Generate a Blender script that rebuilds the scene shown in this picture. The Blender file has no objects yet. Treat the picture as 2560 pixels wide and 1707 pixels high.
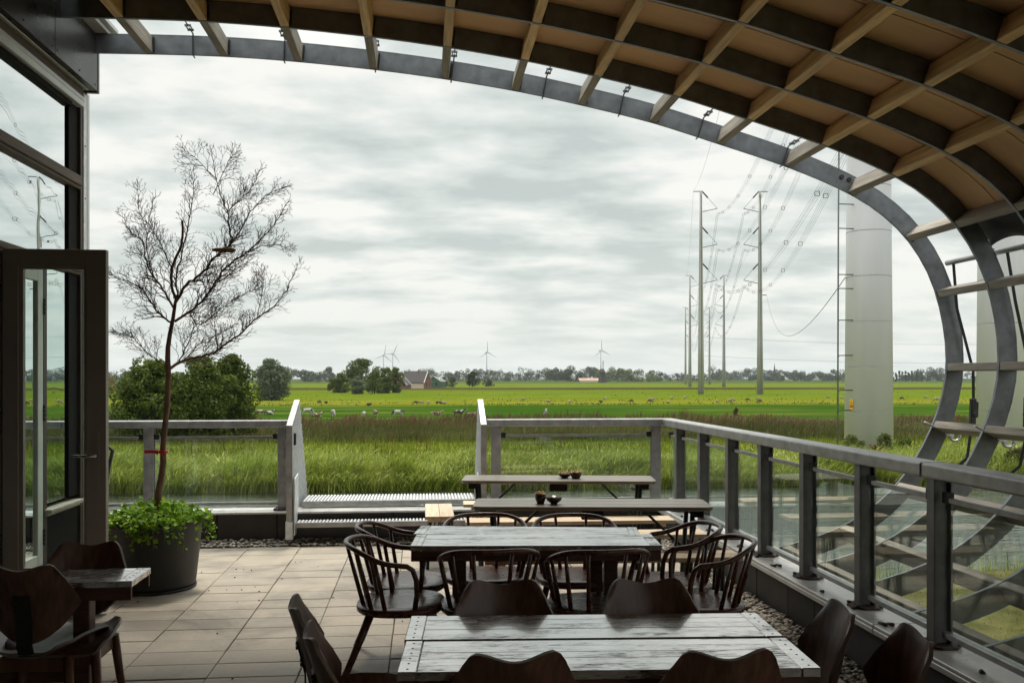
import bpy, bmesh, math, random
import numpy as np
from mathutils import Vector, Matrix, noise as mnoise

random.seed(7); rng = np.random.default_rng(11)
S = bpy.context.scene
COL = S.collection
R = math.radians
PI = math.pi

# ---------------------------------------------------------------- camera, sky, sun, exposure
YAW = math.atan(223/2286); SA, CA = math.sin(YAW), math.cos(YAW)
CAMZ = 1.65
cam = bpy.data.cameras.new('camera'); camo = bpy.data.objects.new('camera', cam); COL.objects.link(camo)
camo.location = (0, 0, CAMZ); camo.rotation_euler = (R(90), 0, -YAW)
cam.sensor_width = 36; cam.lens = 36*2286/2560; cam.shift_y = 0.0357
cam.clip_start = 0.05; cam.clip_end = 20000
S.camera = camo

SUN_EL, SUN_AZ = 67, 10          # degrees; azimuth clockwise from +Y (ahead of the camera)
w = bpy.data.worlds.new('World'); S.world = w; w.use_nodes = True
nt = w.node_tree; N = nt.nodes; L = nt.links; N.clear()
def nn(t, **k):
    n = N.new(t)
    for a, b in k.items(): setattr(n, a, b)
    return n
def mth(op, a, b=None):
    n = nn('ShaderNodeMath', operation=op)
    for i, x in enumerate((a, b)):
        if x is None: continue
        if isinstance(x, (int, float)): n.inputs[i].default_value = x
        else: L.new(x, n.inputs[i])
    return n.outputs[0]
tc = nn('ShaderNodeTexCoord'); sep = nn('ShaderNodeSeparateXYZ'); L.new(tc.outputs['Generated'], sep.inputs[0])
zc = mth('MAXIMUM', sep.outputs[2], 0.0)
den = mth('ADD', zc, 0.15)
px = mth('DIVIDE', sep.outputs[0], den); py = mth('DIVIDE', sep.outputs[1], den)
cmb = nn('ShaderNodeCombineXYZ'); L.new(px, cmb.inputs[0]); L.new(py, cmb.inputs[1])
mp = nn('ShaderNodeMapping'); mp.inputs['Scale'].default_value = (0.78, 1.0, 1); mp.inputs['Location'].default_value = (3.1, 1.7, 0.4)
mp.inputs['Rotation'].default_value = (0, 0, 0.12)
L.new(cmb.outputs[0], mp.inputs[0])
n1 = nn('ShaderNodeTexNoise'); n1.inputs['Scale'].default_value = 2.5; n1.inputs['Detail'].default_value = 8; n1.inputs['Roughness'].default_value = 0.54
n1.inputs['Distortion'].default_value = 0.08
L.new(mp.outputs[0], n1.inputs['Vector'])
n2 = nn('ShaderNodeTexNoise'); n2.inputs['Scale'].default_value = 0.8; n2.inputs['Detail'].default_value = 2; L.new(mp.outputs[0], n2.inputs['Vector'])
cr = nn('ShaderNodeValToRGB'); L.new(mth('ADD', mth('MULTIPLY', n1.outputs[0], 0.72), mth('MULTIPLY', n2.outputs[0], 0.28)), cr.inputs[0])
cr.color_ramp.elements[0].position = 0.41; cr.color_ramp.elements[0].color = (0.50, 0.55, 0.525, 1)
cr.color_ramp.elements[1].position = 0.57; cr.color_ramp.elements[1].color = (0.87, 0.86, 0.81, 1)
e = cr.color_ramp.elements.new(0.49); e.color = (0.665, 0.705, 0.672, 1)
# pale horizon: far clouds merge
hz = nn('ShaderNodeMapRange'); L.new(zc, hz.inputs[0]); hz.inputs[1].default_value = 0.0; hz.inputs[2].default_value = 0.16; hz.inputs[3].default_value = 0.7; hz.inputs[4].default_value = 0.0
mx = nn('ShaderNodeMix', data_type='RGBA'); L.new(hz.outputs[0], mx.inputs[0]); L.new(cr.outputs[0], mx.inputs[6]); mx.inputs[7].default_value = (0.74, 0.77, 0.72, 1)
# an overcast sky grows brighter towards the zenith
gain = mth('ADD', 1.0, mth('MULTIPLY', mth('MAXIMUM', mth('SUBTRACT', zc, 0.32), 0.0), 3.7))
vm = nn('ShaderNodeVectorMath', operation='SCALE'); L.new(mx.outputs[2], vm.inputs[0]); L.new(gain, vm.inputs['Scale'])
bg_c = nn('ShaderNodeBackground'); L.new(vm.outputs[0], bg_c.inputs[0]); bg_c.inputs[1].default_value = 0.595
sky = nn('ShaderNodeTexSky', sky_type='NISHITA'); sky.sun_disc = False
sky.sun_elevation = R(SUN_EL); sky.sun_rotation = R(SUN_AZ); sky.dust_density = 2.0
bg_s = nn('ShaderNodeBackground'); L.new(sky.outputs[0], bg_s.inputs[0]); bg_s.inputs[1].default_value = 0.05
msh = nn('ShaderNodeMixShader'); msh.inputs[0].default_value = 0.94
L.new(bg_s.outputs[0], msh.inputs[1]); L.new(bg_c.outputs[0], msh.inputs[2])
wo = nn('ShaderNodeOutputWorld'); L.new(msh.outputs[0], wo.inputs[0])

sl = bpy.data.lights.new('sun', 'SUN'); sl.energy = 1.5; sl.angle = R(10); sl.color = (1.0, 0.92, 0.79)
so = bpy.data.objects.new('sun', sl); COL.objects.link(so)
_d = Vector((math.sin(R(SUN_AZ))*math.cos(R(SUN_EL)), math.cos(R(SUN_AZ))*math.cos(R(SUN_EL)), math.sin(R(SUN_EL))))
so.rotation_euler = _d.to_track_quat('Z', 'Y').to_euler(); so.location = (0, 30, 60)

S.view_settings.view_transform = 'Standard'; S.view_settings.look = 'None'
S.view_settings.exposure = 0.95; S.view_settings.gamma = 1.0; S.view_settings.use_curve_mapping = False
S.render.engine = 'CYCLES'
cy = S.cycles
cy.use_denoising = True
cy.max_bounces = 8; cy.diffuse_bounces = 4; cy.glossy_bounces = 4; cy.transmission_bounces = 6; cy.transparent_max_bounces = 16; cy.volume_bounces = 0
cy.caustics_reflective = False; cy.caustics_refractive = False
cy.sample_clamp_indirect = 6

# ---------------------------------------------------------------- helpers
FD, UC, HZ = 2100.3, 1176.0, 868.2      # scale of a 2352-wide view, its centre column, its horizon row
def ray(u, v):
    x = (u-UC)/FD
    return Vector((x*CA+SA, CA-x*SA, (HZ-v)/FD))
def at_y(u, v, Y):
    d = ray(u, v); return Vector((0, 0, CAMZ)) + d*(Y/d.y)
def at_z(u, v, z):
    d = ray(u, v); return Vector((0, 0, CAMZ)) + d*((z-CAMZ)/d.z)

OFF = {}
class MB:
    def __init__(s): s.v = []; s.f = []; s.sm = []
    def add(s, vs, fs, smooth=False):
        b = len(s.v); s.v.extend([tuple(p) for p in vs])
        for q in fs: s.f.append(tuple(b+i for i in q)); s.sm.append(smooth)
        return s
    def box(s, x0, x1, y0, y1, z0, z1):
        vs = [(x, y, z) for z in (z0, z1) for y in (y0, y1) for x in (x0, x1)]
        return s.add(vs, [(0,2,3,1),(4,5,7,6),(0,1,5,4),(2,6,7,3),(0,4,6,2),(1,3,7,5)])
    def bar(s, p, q, wd, ht, up=(0,0,1), wd2=None, ht2=None):
        p, q = Vector(p), Vector(q); a = (q-p).normalized(); u = Vector(up)
        r = a.cross(u)
        if r.length < 1e-5: r = a.cross(Vector((0, 1, 0)))
        r.normalize(); u = r.cross(a).normalized()
        w2 = wd if wd2 is None else wd2; h2 = ht if ht2 is None else ht2
        vs = []
        for c, ww, hh in ((p, wd, ht), (q, w2, h2)):
            vs += [c-r*ww/2-u*hh/2, c+r*ww/2-u*hh/2, c+r*ww/2+u*hh/2, c-r*ww/2+u*hh/2]
        return s.add(vs, [(3,2,1,0),(4,5,6,7),(0,1,5,4),(1,2,6,5),(2,3,7,6),(3,0,4,7)])
    def tube(s, pts, rad, n=8, cap=True, smooth=True):
        pts = [Vector(p) for p in pts]; m = len(pts)
        if isinstance(rad, (int, float)): rad = [rad]*m
        t0 = (pts[1]-pts[0]).normalized()
        ref = Vector((0, 0, 1)) if abs(t0.z) < 0.9 else Vector((1, 0, 0))
        r = t0.cross(ref).normalized(); vs = []
        for i in range(m):
            t = (pts[min(i+1, m-1)]-pts[max(i-1, 0)])
            t = t.normalized() if t.length > 1e-9 else t0
            r = (r - t*r.dot(t)); r = r.normalized() if r.length > 1e-6 else t.orthogonal().normalized()
            b = t.cross(r)
            for k in range(n):
                an = 2*PI*k/n; vs.append(pts[i]+(r*math.cos(an)+b*math.sin(an))*rad[i])
        fs = [(i*n+k, i*n+(k+1) % n, (i+1)*n+(k+1) % n, (i+1)*n+k) for i in range(m-1) for k in range(n)]
        s.add(vs, fs, smooth)
        if cap:
            b = len(s.v)-m*n
            s.f.append(tuple(b+k for k in range(n-1, -1, -1))); s.sm.append(False)
            s.f.append(tuple(b+(m-1)*n+k for k in range(n))); s.sm.append(False)
        return s
    def lathe(s, prof, c=(0,0,0), n=24, smooth=True):
        vs = [(c[0]+r*math.cos(2*PI*k/n), c[1]+r*math.sin(2*PI*k/n), c[2]+z) for r, z in prof for k in range(n)]
        m = len(prof)
        fs = [(i*n+k, i*n+(k+1) % n, (i+1)*n+(k+1) % n, (i+1)*n+k) for i in range(m-1) for k in range(n)]
        return s.add(vs, fs, smooth)
    def prism(s, poly, fn0, fn1):
        m = len(poly)
        vs = [fn0(*p) for p in poly]+[fn1(*p) for p in poly]
        return s.add(vs, [tuple(range(m-1, -1, -1)), tuple(range(m, 2*m))]+[(i, (i+1) % m, m+(i+1) % m, m+i) for i in range(m)])
    def build(s, name, mat, parent=None, org=None, bevel=0, seg=1, flip=True):
        me = bpy.data.meshes.new(name)
        o0 = OFF.get(parent.name, (0,0,0)) if parent is not None else (org or (0,0,0))
        me.from_pydata([(a-o0[0], b-o0[1], c-o0[2]) for a, b, c in s.v], [], s.f)
        me.polygons.foreach_set('use_smooth', s.sm)
        if bevel or flip:
            bm = bmesh.new(); bm.from_mesh(me)
            if bevel:
                ed = [e for e in bm.edges if len(e.link_faces) == 2 and e.calc_face_angle(0) > 0.6]
                bmesh.ops.bevel(bm, geom=ed, offset=bevel, segments=seg, affect='EDGES', profile=0.5, clamp_overlap=True)
            bmesh.ops.recalc_face_normals(bm, faces=bm.faces)
            bm.to_mesh(me); bm.free()
        if mat is not None: me.materials.append(mat)
        return link(name, me, parent, org)
def link(name, me, parent=None, org=None):
    o = bpy.data.objects.new(name, me); COL.objects.link(o)
    if parent is not None: o.parent = parent; OFF[o.name] = OFF.get(parent.name, (0,0,0))
    elif org: o.location = org; OFF[o.name] = tuple(org)
    return o
def tag(o, label=None, cat=None, group=None, kind=None):
    if label: o['label'] = label
    if cat: o['category'] = cat
    if group: o['group'] = group
    if kind: o['kind'] = kind
    return o
def thing(name, label, cat, loc=(0,0,0), group=None):
    o = bpy.data.objects.new(name, None); o.empty_display_size = 0.1; COL.objects.link(o)
    o.location = loc; OFF[o.name] = tuple(loc)
    return tag(o, label, cat, group)
def dup(root, loc, rotz=0, label=None, group=None, scale=None):
    r = root.copy(); COL.objects.link(r); r.location = loc; r.rotation_euler = (0, 0, rotz)
    if scale: r.scale = (scale,)*3 if isinstance(scale, (int, float)) else scale
    if label: r['label'] = label
    if group: r['group'] = group
    for ch in list(root.children):
        c = ch.copy(); COL.objects.link(c); c.parent = r
        for g in list(ch.children):
            d = g.copy(); COL.objects.link(d); d.parent = c
    return r
def np_mesh(name, V, F4, mat, smooth=False):
    """V (n,3) array, F4 (m,4) quads, or (m,3)"""
    me = bpy.data.meshes.new(name); k = F4.shape[1]; m = len(F4)
    me.vertices.add(len(V)); me.vertices.foreach_set('co', np.ascontiguousarray(V, dtype=np.float32).ravel())
    me.loops.add(m*k); me.loops.foreach_set('vertex_index', np.ascontiguousarray(F4, dtype=np.int32).ravel())
    me.polygons.add(m); me.polygons.foreach_set('loop_start', np.arange(0, m*k, k, dtype=np.int32))
    try: me.polygons.foreach_set('loop_total', np.full(m, k, dtype=np.int32))
    except Exception: pass
    if smooth: me.polygons.foreach_set('use_smooth', np.ones(m, dtype=bool))
    me.update(calc_edges=True); me.validate()
    me.materials.append(mat)
    return me

# ---------------------------------------------------------------- materials
class MT:
    shift = True
    def __init__(s, name):
        s.m = bpy.data.materials.new(name); s.m.use_nodes = True
        s.t = s.m.node_tree; s.t.nodes.clear()
        s.out = s.n('ShaderNodeOutputMaterial')
    def n(s, t, **k):
        x = s.t.nodes.new(t)
        for a, b in k.items(): setattr(x, a, b)
        return x
    def l(s, a, b): s.t.links.new(a, b)
    def coord(s, stretch=(1,1,1), kind='Object'):
        c = s.n('ShaderNodeTexCoord'); mp = s.n('ShaderNodeMapping'); mp.inputs['Scale'].default_value = stretch
        oi = s.n('ShaderNodeObjectInfo'); vm = s.n('ShaderNodeVectorMath', operation='ADD'); k = s.math('MULTIPLY', oi.outputs['Random'], 37.0 if kind == 'Object' and s.shift else 0.0)
        cb = s.n('ShaderNodeCombineXYZ')
        for i in range(3): s.l(k, cb.inputs[i])
        s.l(c.outputs[kind], vm.inputs[0]); s.l(cb.outputs[0], vm.inputs[1]); s.l(vm.outputs[0], mp.inputs[0]); return mp.outputs[0]
    def noise(s, vec, scale, detail=5, rough=.55, dist=0):
        x = s.n('ShaderNodeTexNoise'); x.inputs['Scale'].default_value = scale; x.inputs['Detail'].default_value = detail
        x.inputs['Roughness'].default_value = rough; x.inputs['Distortion'].default_value = dist
        s.l(vec, x.inputs['Vector']); return x.outputs[0]
    def ramp(s, fac, stops):
        x = s.n('ShaderNodeValToRGB'); s.l(fac, x.inputs[0]); el = x.color_ramp.elements
        el[0].position, el[0].color = stops[0][0], (*stops[0][1], 1)
        el[1].position, el[1].color = stops[-1][0], (*stops[-1][1], 1)
        for p, c in stops[1:-1]: e = el.new(p); e.color = (*c, 1)
        return x.outputs[0]
    def mix(s, fac, a, b, blend='MIX'):
        x = s.n('ShaderNodeMix', data_type='RGBA', blend_type=blend)
        for i, q in ((0, fac), (6, a), (7, b)):
            if isinstance(q, (int, float)): x.inputs[i].default_value = q
            elif isinstance(q, tuple): x.inputs[i].default_value = (*q, 1)
            else: s.l(q, x.inputs[i])
        return x.outputs[2]
    def math(s, op, a, b=0.0):
        x = s.n('ShaderNodeMath', operation=op)
        for i, q in enumerate((a, b)):
            if isinstance(q, (int, float)): x.inputs[i].default_value = q
            else: s.l(q, x.inputs[i])
        return x.outputs[0]
    def bump(s, h, strength=.3, dist=.01):
        x = s.n('ShaderNodeBump'); x.inputs['Strength'].default_value = strength; x.inputs['Distance'].default_value = dist
        s.l(h, x.inputs['Height']); return x.outputs[0]
    def bsdf(s, col, rough=.5, metal=0, normal=None, spec=None, ior=None, coat=None, coat_rough=.1):
        p = s.n('ShaderNodeBsdfPrincipled')
        for k, q in (('Base Color', col), ('Roughness', rough), ('Metallic', metal)):
            if isinstance(q, (int, float)): p.inputs[k].default_value = q
            elif isinstance(q, tuple): p.inputs[k].default_value = (*q, 1)
            else: s.l(q, p.inputs[k])
        if normal is not None: s.l(normal, p.inputs['Normal'])
        if spec is not None: p.inputs['Specular IOR Level'].default_value = spec
        if ior is not None: p.inputs['IOR'].default_value = ior
        if coat is not None:
            if isinstance(coat, (int, float)): p.inputs['Coat Weight'].default_value = coat
            else: s.l(coat, p.inputs['Coat Weight'])
            p.inputs['Coat Roughness'].default_value = coat_rough
        s.l(p.outputs[0], s.out.inputs[0]); return p
def rnd_tint(m, col, amt):
    oi = m.n('ShaderNodeObjectInfo')
    f = m.math('ADD', m.math('MULTIPLY', oi.outputs['Random'], amt*2), 1-amt)
    vm = m.n('ShaderNodeVectorMath', operation='SCALE'); m.l(col, vm.inputs[0]); m.l(f, vm.inputs['Scale'])
    return vm.outputs[0]
def mat(name, base, rough=.5, metal=0, var=.25, scale=6, stretch=(1,1,1), bump=0.0, rand=0.0, spec=None, rvar=.1, detail=6, coat=None):
    m = MT(name); v = m.coord(stretch); f = m.noise(v, scale, detail)
    a = tuple(c*(1-var) for c in base); b = tuple(min(1, c*(1+var)) for c in base)
    col = m.ramp(f, [(.3, a), (.7, b)])
    if rand: col = rnd_tint(m, col, rand)
    r = m.math('ADD', m.math('MULTIPLY', f, rvar*2), max(0.02, rough-rvar))
    m.bsdf(col, r, metal, m.bump(f, bump) if bump else None, spec, coat=coat)
    return m.m

GALV = mat('galvanised_steel', (.16, .17, .185), .46, .45, .28, 9, bump=.04, detail=8)
GALV_RAIL = mat('galvanised_rail', (.36, .355, .36), .36, .4, .25, 11, bump=.06, detail=8)
GALV_POST = mat('galvanised_post', (.17, .17, .17), .5, .35, .25, 11, bump=.06, detail=8)
GALV_PALE = mat('galvanised_pale', (.66, .68, .69), .45, .2, .2, 14, bump=.04)
STEEL_DARK = mat('dark_steel', (.03, .03, .03), .5, .4, .3, 8)
CHROME = mat('bright_steel', (.5, .5, .5), .25, .9, .15, 8)
RUSTY = mat('rusted_plate', (.07, .05, .04), .7, .3, .5, 30)
TIMBER = mat('purlin_timber', (.66, .44, .215), .65, 0, .35, 3.5, (9, .7, 9), bump=.15, rand=.18)
TIMBER_GREY = mat('weathered_purlin_timber', (.30, .265, .225), .75, 0, .35, 3.5, (9, .7, 9), bump=.25, rand=.12)
PLY = mat('plywood_soffit', (.66, .42, .22), .6, 0, .10, 1.2, (1, 4, 1), rand=.05)
BLACKTARP = mat('black_membrane', (.012, .012, .013), .75, 0, .3, 5)
WOOD_DARK = mat('dark_brown_window_wood', (.05, .032, .022), .55, 0, .45, 4, (12, 12, .8), bump=.2)
WOOD_WEATH = mat('weathered_brown_wood', (.10, .072, .05), .7, 0, .5, 5, (12, .8, 12), bump=.3)
PAINT_BLACK = mat('black_paint', (.012, .0105, .010), .8, 0, .3, 4, spec=.12)
PAINT_TAUPE = mat('taupe_door_paint', (.26, .225, .195), .5, 0, .12, 3, (1, 1, .2))
PAINT_PALE = mat('pale_grey_green_paint', (.62, .65, .61), .45, 0, .12, 4)
ALU = mat('aluminium_profile', (.55, .56, .54), .4, .2, .1, 5)
FASCIA = mat('dark_fascia_sheet', (.032, .029, .027), .30, .3, .45, 3.0, (1, 1, 2.2), bump=.05, rvar=.16)
CHAIR_SHELL = mat('dark_plywood_shell', (.13, .060, .037), .34, 0, .5, 3, (14, 14, .8), rand=.1, spec=.6)
CHAIR_LEG = mat('walnut_chair_leg', (.13, .055, .028), .42, 0, .35, 4, (10, 10, .8), rand=.1)
CHAIR_EDGE = mat('pale_ply_edge', (.17, .13, .10), .5, 0, .2, 20)
BENT = mat('bentwood_brown', (.115, .042, .024), .28, 0, .22, 6, (3, 3, 3), rand=.12, spec=.6)
BENCHTOP = mat('pale_bench_wood', (.62, .48, .34), .55, 0, .22, 4, (.8, 12, 12), bump=.08, rand=.06)
GREYWOOD = mat('grey_weathered_tabletop', (.17, .142, .112), .36, 0, .35, 5, (.8, 14, 14), bump=.12, spec=.9)
LEG_GREEN = mat('dark_green_leg_paint', (.018, .026, .02), .5, .2, .3, 6)
PLASTIC = mat('black_plastic_pot', (.022, .022, .022), .55, 0, .25, 3)
SOIL = mat('potting_soil', (.03, .022, .016), .95, 0, .5, 40, bump=.6)
CONC_DARK = mat('dark_parapet_panel', (.052, .045, .042), .8, 0, .3, 3, (1, 1, .5), bump=.08, rand=.2)
SILL = mat('zinc_sill_cap', (.60, .59, .57), .30, .15, .16, 5, bump=.03)
PEBBLE = None
BARK = mat('brown_bark', (.16, .088, .054), .75, 0, .45, 18, (1, 1, .4), bump=.4)
TWIG = mat('twig_bark', (.050, .026, .016), .8, 0, .3, 20)
TRUNK = mat('dull_trunk', (.05, .04, .03), .9, 0, .4, 6)
RED = mat('red_ribbon', (.50, .012, .010), .5, 0, .1, 10)
BOWL = mat('brown_glazed_bowl', (.045, .022, .012), .25, 0, .3, 10)
NUTS = mat('peanut_shells', (.42, .26, .11), .8, 0, .35, 60)
POLE = mat('grey_green_pole_paint', (.77, .76, .81), .45, .05, .08, .5, (1, 1, .12))
POLE_FAR = mat('grey_pylon_steel', (.36, .355, .34), .55, .05, .10, .3, (1, 1, .15))
WIREM = mat('conductor_aluminium', (.07, .08, .08), .5, .3, .1, 1)
TURB = mat('turbine_white', (.42, .46, .52), .5, 0, .05, 1)
BRICK = mat('brown_brick_wall', (.16, .085, .055), .85, 0, .3, 3)
ROOFT = mat('dark_roof_tile', (.045, .036, .036), .8, 0, .3, 3)
CREAM = mat('cream_render', (.55, .47, .34), .8, 0, .08, 2)
WHITEP = mat('white_trim', (.75, .75, .72), .6, 0, .05, 3)
GREENP = mat('green_barn_board', (.05, .10, .06), .8, 0, .2, 3)
DARKW = mat('dark_windowpane', (.02, .025, .03), .15, 0, .1, 3)
SLATE = mat('slate_spire', (.06, .065, .075), .8, 0, .2, 2)
THATCH = mat('dark_mill_thatch', (.05, .038, .032), .9, 0, .3, 2)
YELLOW = mat('yellow_sign', (.75, .48, .02), .5, 0, .05, 4)
SIGNRED = mat('red_sign', (.55, .06, .03), .5, 0, .05, 4)

def mat_table():
    m = MT('worn_varnish_glare')
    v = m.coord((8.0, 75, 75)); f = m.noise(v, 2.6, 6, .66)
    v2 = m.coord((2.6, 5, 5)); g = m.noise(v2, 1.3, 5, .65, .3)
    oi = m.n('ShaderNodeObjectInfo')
    wear_glare = m.math('ADD', m.math('MULTIPLY', f, .62), m.math('MULTIPLY', g, .55))
    wear_glare = m.math('SUBTRACT', wear_glare, m.math('ADD', m.math('MULTIPLY', oi.outputs['Random'], .05), .014))
    col = m.ramp(wear_glare, [(.43, (.06, .038, .026)), (.53, (.36, .33, .30)), (.72, (.66, .63, .59))])  # pale stops paint sky glare into the colour; dark flecks are worn varnish
    rough = m.ramp(wear_glare, [(.44, (.5,)*3), (.55, (.17,)*3), (.72, (.12,)*3)])
    spec = m.ramp(wear_glare, [(.435, (.04,)*3), (.53, (1,)*3)])
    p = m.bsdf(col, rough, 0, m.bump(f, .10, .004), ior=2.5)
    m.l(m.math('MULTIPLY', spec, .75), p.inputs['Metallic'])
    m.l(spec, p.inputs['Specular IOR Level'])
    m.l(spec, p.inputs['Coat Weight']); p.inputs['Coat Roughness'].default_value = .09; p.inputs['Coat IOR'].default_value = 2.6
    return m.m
TABLE = mat_table()
TABLE_SIDE = mat('table_dark_frame', (.10, .045, .027), .5, 0, .4, 5, (1.5, 12, 12), rand=.1)

def mat_paver():
    m = MT('concrete_paver'); v = m.coord((1, 1, 1)); f = m.noise(v, 45, 4, .7); g = m.noise(m.coord((1,1,1), 'Object'), 3.5, 4)
    oi = m.n('ShaderNodeObjectInfo')
    col = m.ramp(oi.outputs['Random'], [(0, (.335, .295, .245)), (.5, (.385, .34, .283)), (1, (.435, .372, .305))])
    k = m.ramp(m.math('ADD', m.math('MULTIPLY', f, .35), m.math('MULTIPLY', g, .65)), [(.3, (.76,)*3), (.7, (1.14,)*3)])
    col = m.mix(1.0, col, k, 'MULTIPLY')
    gp = m.n('ShaderNodeNewGeometry'); st = m.noise(gp.outputs['Position'], 1.1, 6, .68, .6)
    col = m.mix(1.0, col, m.ramp(st, [(.36, (.66, .66, .67)), (.5, (1, 1, 1)), (.66, (1.08, 1.07, 1.05))]), 'MULTIPLY')
    m.bsdf(col, m.ramp(g, [(.3, (.5,)*3), (.7, (.72,)*3)]), 0, m.bump(f, .12, .002), spec=.35)
    return m.m
PAVER = mat_paver()
JOINT = mat('joint_sand', (.07, .058, .045), .95, 0, .3, 60)

def mat_clear(name, tint=(.94, .97, .955), dirt=.016, refl=1.0, ior=1.5):
    m = MT(name)
    gg = m.n('ShaderNodeNewGeometry'); dt = m.n('ShaderNodeVectorMath', operation='DOT_PRODUCT'); m.l(gg.outputs['Normal'], dt.inputs[0]); m.l(gg.outputs['Incoming'], dt.inputs[1])
    fz = m.math('ADD', m.math('MULTIPLY', m.math('POWER', m.math('SUBTRACT', 1.0, m.math('ABSOLUTE', dt.outputs['Value'])), 5.0), .96), .04)
    tr = m.n('ShaderNodeBsdfTransparent'); tr.inputs[0].default_value = (*tint, 1)
    gl = m.n('ShaderNodeBsdfGlossy'); gl.inputs['Roughness'].default_value = .01; gl.inputs[0].default_value = (.95, 1, .98, 1)
    mx = m.n('ShaderNodeMixShader'); m.l(m.math('MULTIPLY', fz, refl), mx.inputs[0]); m.l(tr.outputs[0], mx.inputs[1]); m.l(gl.outputs[0], mx.inputs[2])
    df = m.n('ShaderNodeBsdfDiffuse'); df.inputs[0].default_value = (.55, .58, .56, 1)
    nz = m.noise(m.coord((6, 6, .8)), 2.2, 6, .7)
    d = m.n('ShaderNodeMapRange'); m.l(nz, d.inputs[0]); d.inputs[1].default_value = .40; d.inputs[2].default_value = .8; d.inputs[3].default_value = dirt*.35; d.inputs[4].default_value = dirt*2.2
    mx2 = m.n('ShaderNodeMixShader'); m.l(d.outputs[0], mx2.inputs[0]); m.l(mx.outputs[0], mx2.inputs[1]); m.l(df.outputs[0], mx2.inputs[2])
    m.l(mx2.outputs[0], m.out.inputs[0]); return m.m
GLASS = mat_clear('balustrade_glass', dirt=.03, refl=1.6)
DOORGLASS = mat_clear('door_glass', (.90, .95, .93), .012)
def mat_mirror():
    m = MT('reflective_window_glass')
    gl = m.n('ShaderNodeBsdfGlossy'); gl.inputs['Roughness'].default_value = .004; gl.inputs[0].default_value = (.92, .97, .97, 1)
    df = m.n('ShaderNodeBsdfDiffuse'); df.inputs[0].default_value = (.02, .025, .025, 1)
    lw = m.n('ShaderNodeFresnel'); lw.inputs[0].default_value = 1.55
    nz = m.noise(m.coord((1, 2, 2)), 2.2, 1, .5)
    m.l(m.bump(nz, .02, .012), gl.inputs['Normal'])
    mx = m.n('ShaderNodeMixShader'); m.l(m.math('ADD', lw.outputs[0], .70), mx.inputs[0]); m.l(df.outputs[0], mx.inputs[1]); m.l(gl.outputs[0], mx.inputs[2])
    m.l(mx.outputs[0], m.out.inputs[0]); return m.m
MIRROR = mat_mirror()

def mat_leaf(name, cols, trans=.35, rough=.55, spec=.2, patch=.0, pscale=.3):
    """cols: dark, mid, light; one random value per leaf"""
    m = MT(name); g = m.n('ShaderNodeNewGeometry')
    r = g.outputs['Random Per Island']
    if patch:
        nz = m.noise(m.coord((1,1,1)), pscale, 3)
        r = m.math('ADD', m.math('MULTIPLY', r, 1-patch), m.math('MULTIPLY', m.math('ADD', m.math('MULTIPLY', m.math('SUBTRACT', nz, .5), 2.6), .5), patch))
    n = len(cols); col = m.ramp(r, [(i/(n-1), c) for i, c in enumerate(cols)])
    p = m.n('ShaderNodeBsdfPrincipled'); m.l(col, p.inputs['Base Color']); p.inputs['Roughness'].default_value = rough; p.inputs['Specular IOR Level'].default_value = spec
    t = m.n('ShaderNodeBsdfTranslucent'); m.l(m.mix(.5, col, (.16, .24, .03), 'ADD') if False else col, t.inputs[0])
    mx = m.n('ShaderNodeMixShader'); mx.inputs[0].default_value = trans; m.l(p.outputs[0], mx.inputs[1]); m.l(t.outputs[0], mx.inputs[2])
    m.l(mx.outputs[0], m.out.inputs[0]); return m.m
LEAF_DARK = mat_leaf('dark_alder_leaf', [(.024, .044, .006), (.07, .105, .012), (.18, .22, .03)], .35, patch=.35, pscale=.9)
LEAF_MID = mat_leaf('mid_green_leaf', [(.055, .075, .012), (.10, .13, .022), (.17, .20, .04)], .3, patch=.4, pscale=.35)
LEAF_WILLOW = mat_leaf('grey_willow_leaf', [(.065, .09, .05), (.12, .15, .085), (.22, .25, .16)], .3, patch=.4, pscale=.4)
LEAF_GOLD = mat_leaf('yellowing_leaf', [(.16, .12, .03), (.26, .19, .05), (.34, .26, .08)], .3)
LEAF_FAR = mat_leaf('far_tree_leaf', [(.030, .044, .018), (.052, .072, .028), (.08, .105, .042)], .25, patch=.5, pscale=.06)
LEAF_POT = mat_leaf('fresh_ground_ivy_leaf', [(.07, .17, .008), (.19, .36, .015), (.34, .52, .035)], .4, .4)
REED = mat_leaf('reed_leaf', [(.034, .055, .007), (.13, .18, .016), (.31, .37, .048), (.62, .63, .22)], .4, .5, .2, patch=.30, pscale=.5)
REED_DRY = mat_leaf('reed_dry', [(.10, .07, .03), (.17, .115, .055), (.26, .19, .09)], .3, .6)
SEDGE = mat_leaf('sedge_green', [(.030, .036, .009), (.075, .080, .017), (.14, .135, .035)], .3, patch=.5, pscale=.12)
SEDGE_TOP = mat_leaf('sedge_brown_heads', [(.065, .030, .016), (.125, .058, .032), (.20, .11, .06)], .3, patch=.5, pscale=.10)
GRASS = mat_leaf('meadow_grass', [(.055, .088, .006), (.12, .155, .011), (.22, .235, .03)], .35, patch=.6, pscale=.2)
DOCK = mat_leaf('red_brown_dock', [(.07, .028, .012), (.13, .05, .022), (.09, .10, .03)], .3)
LILY = mat_leaf('lily_pad', [(.10, .15, .04), (.17, .22, .07), (.24, .26, .10)], .1, .3, .6)

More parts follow.
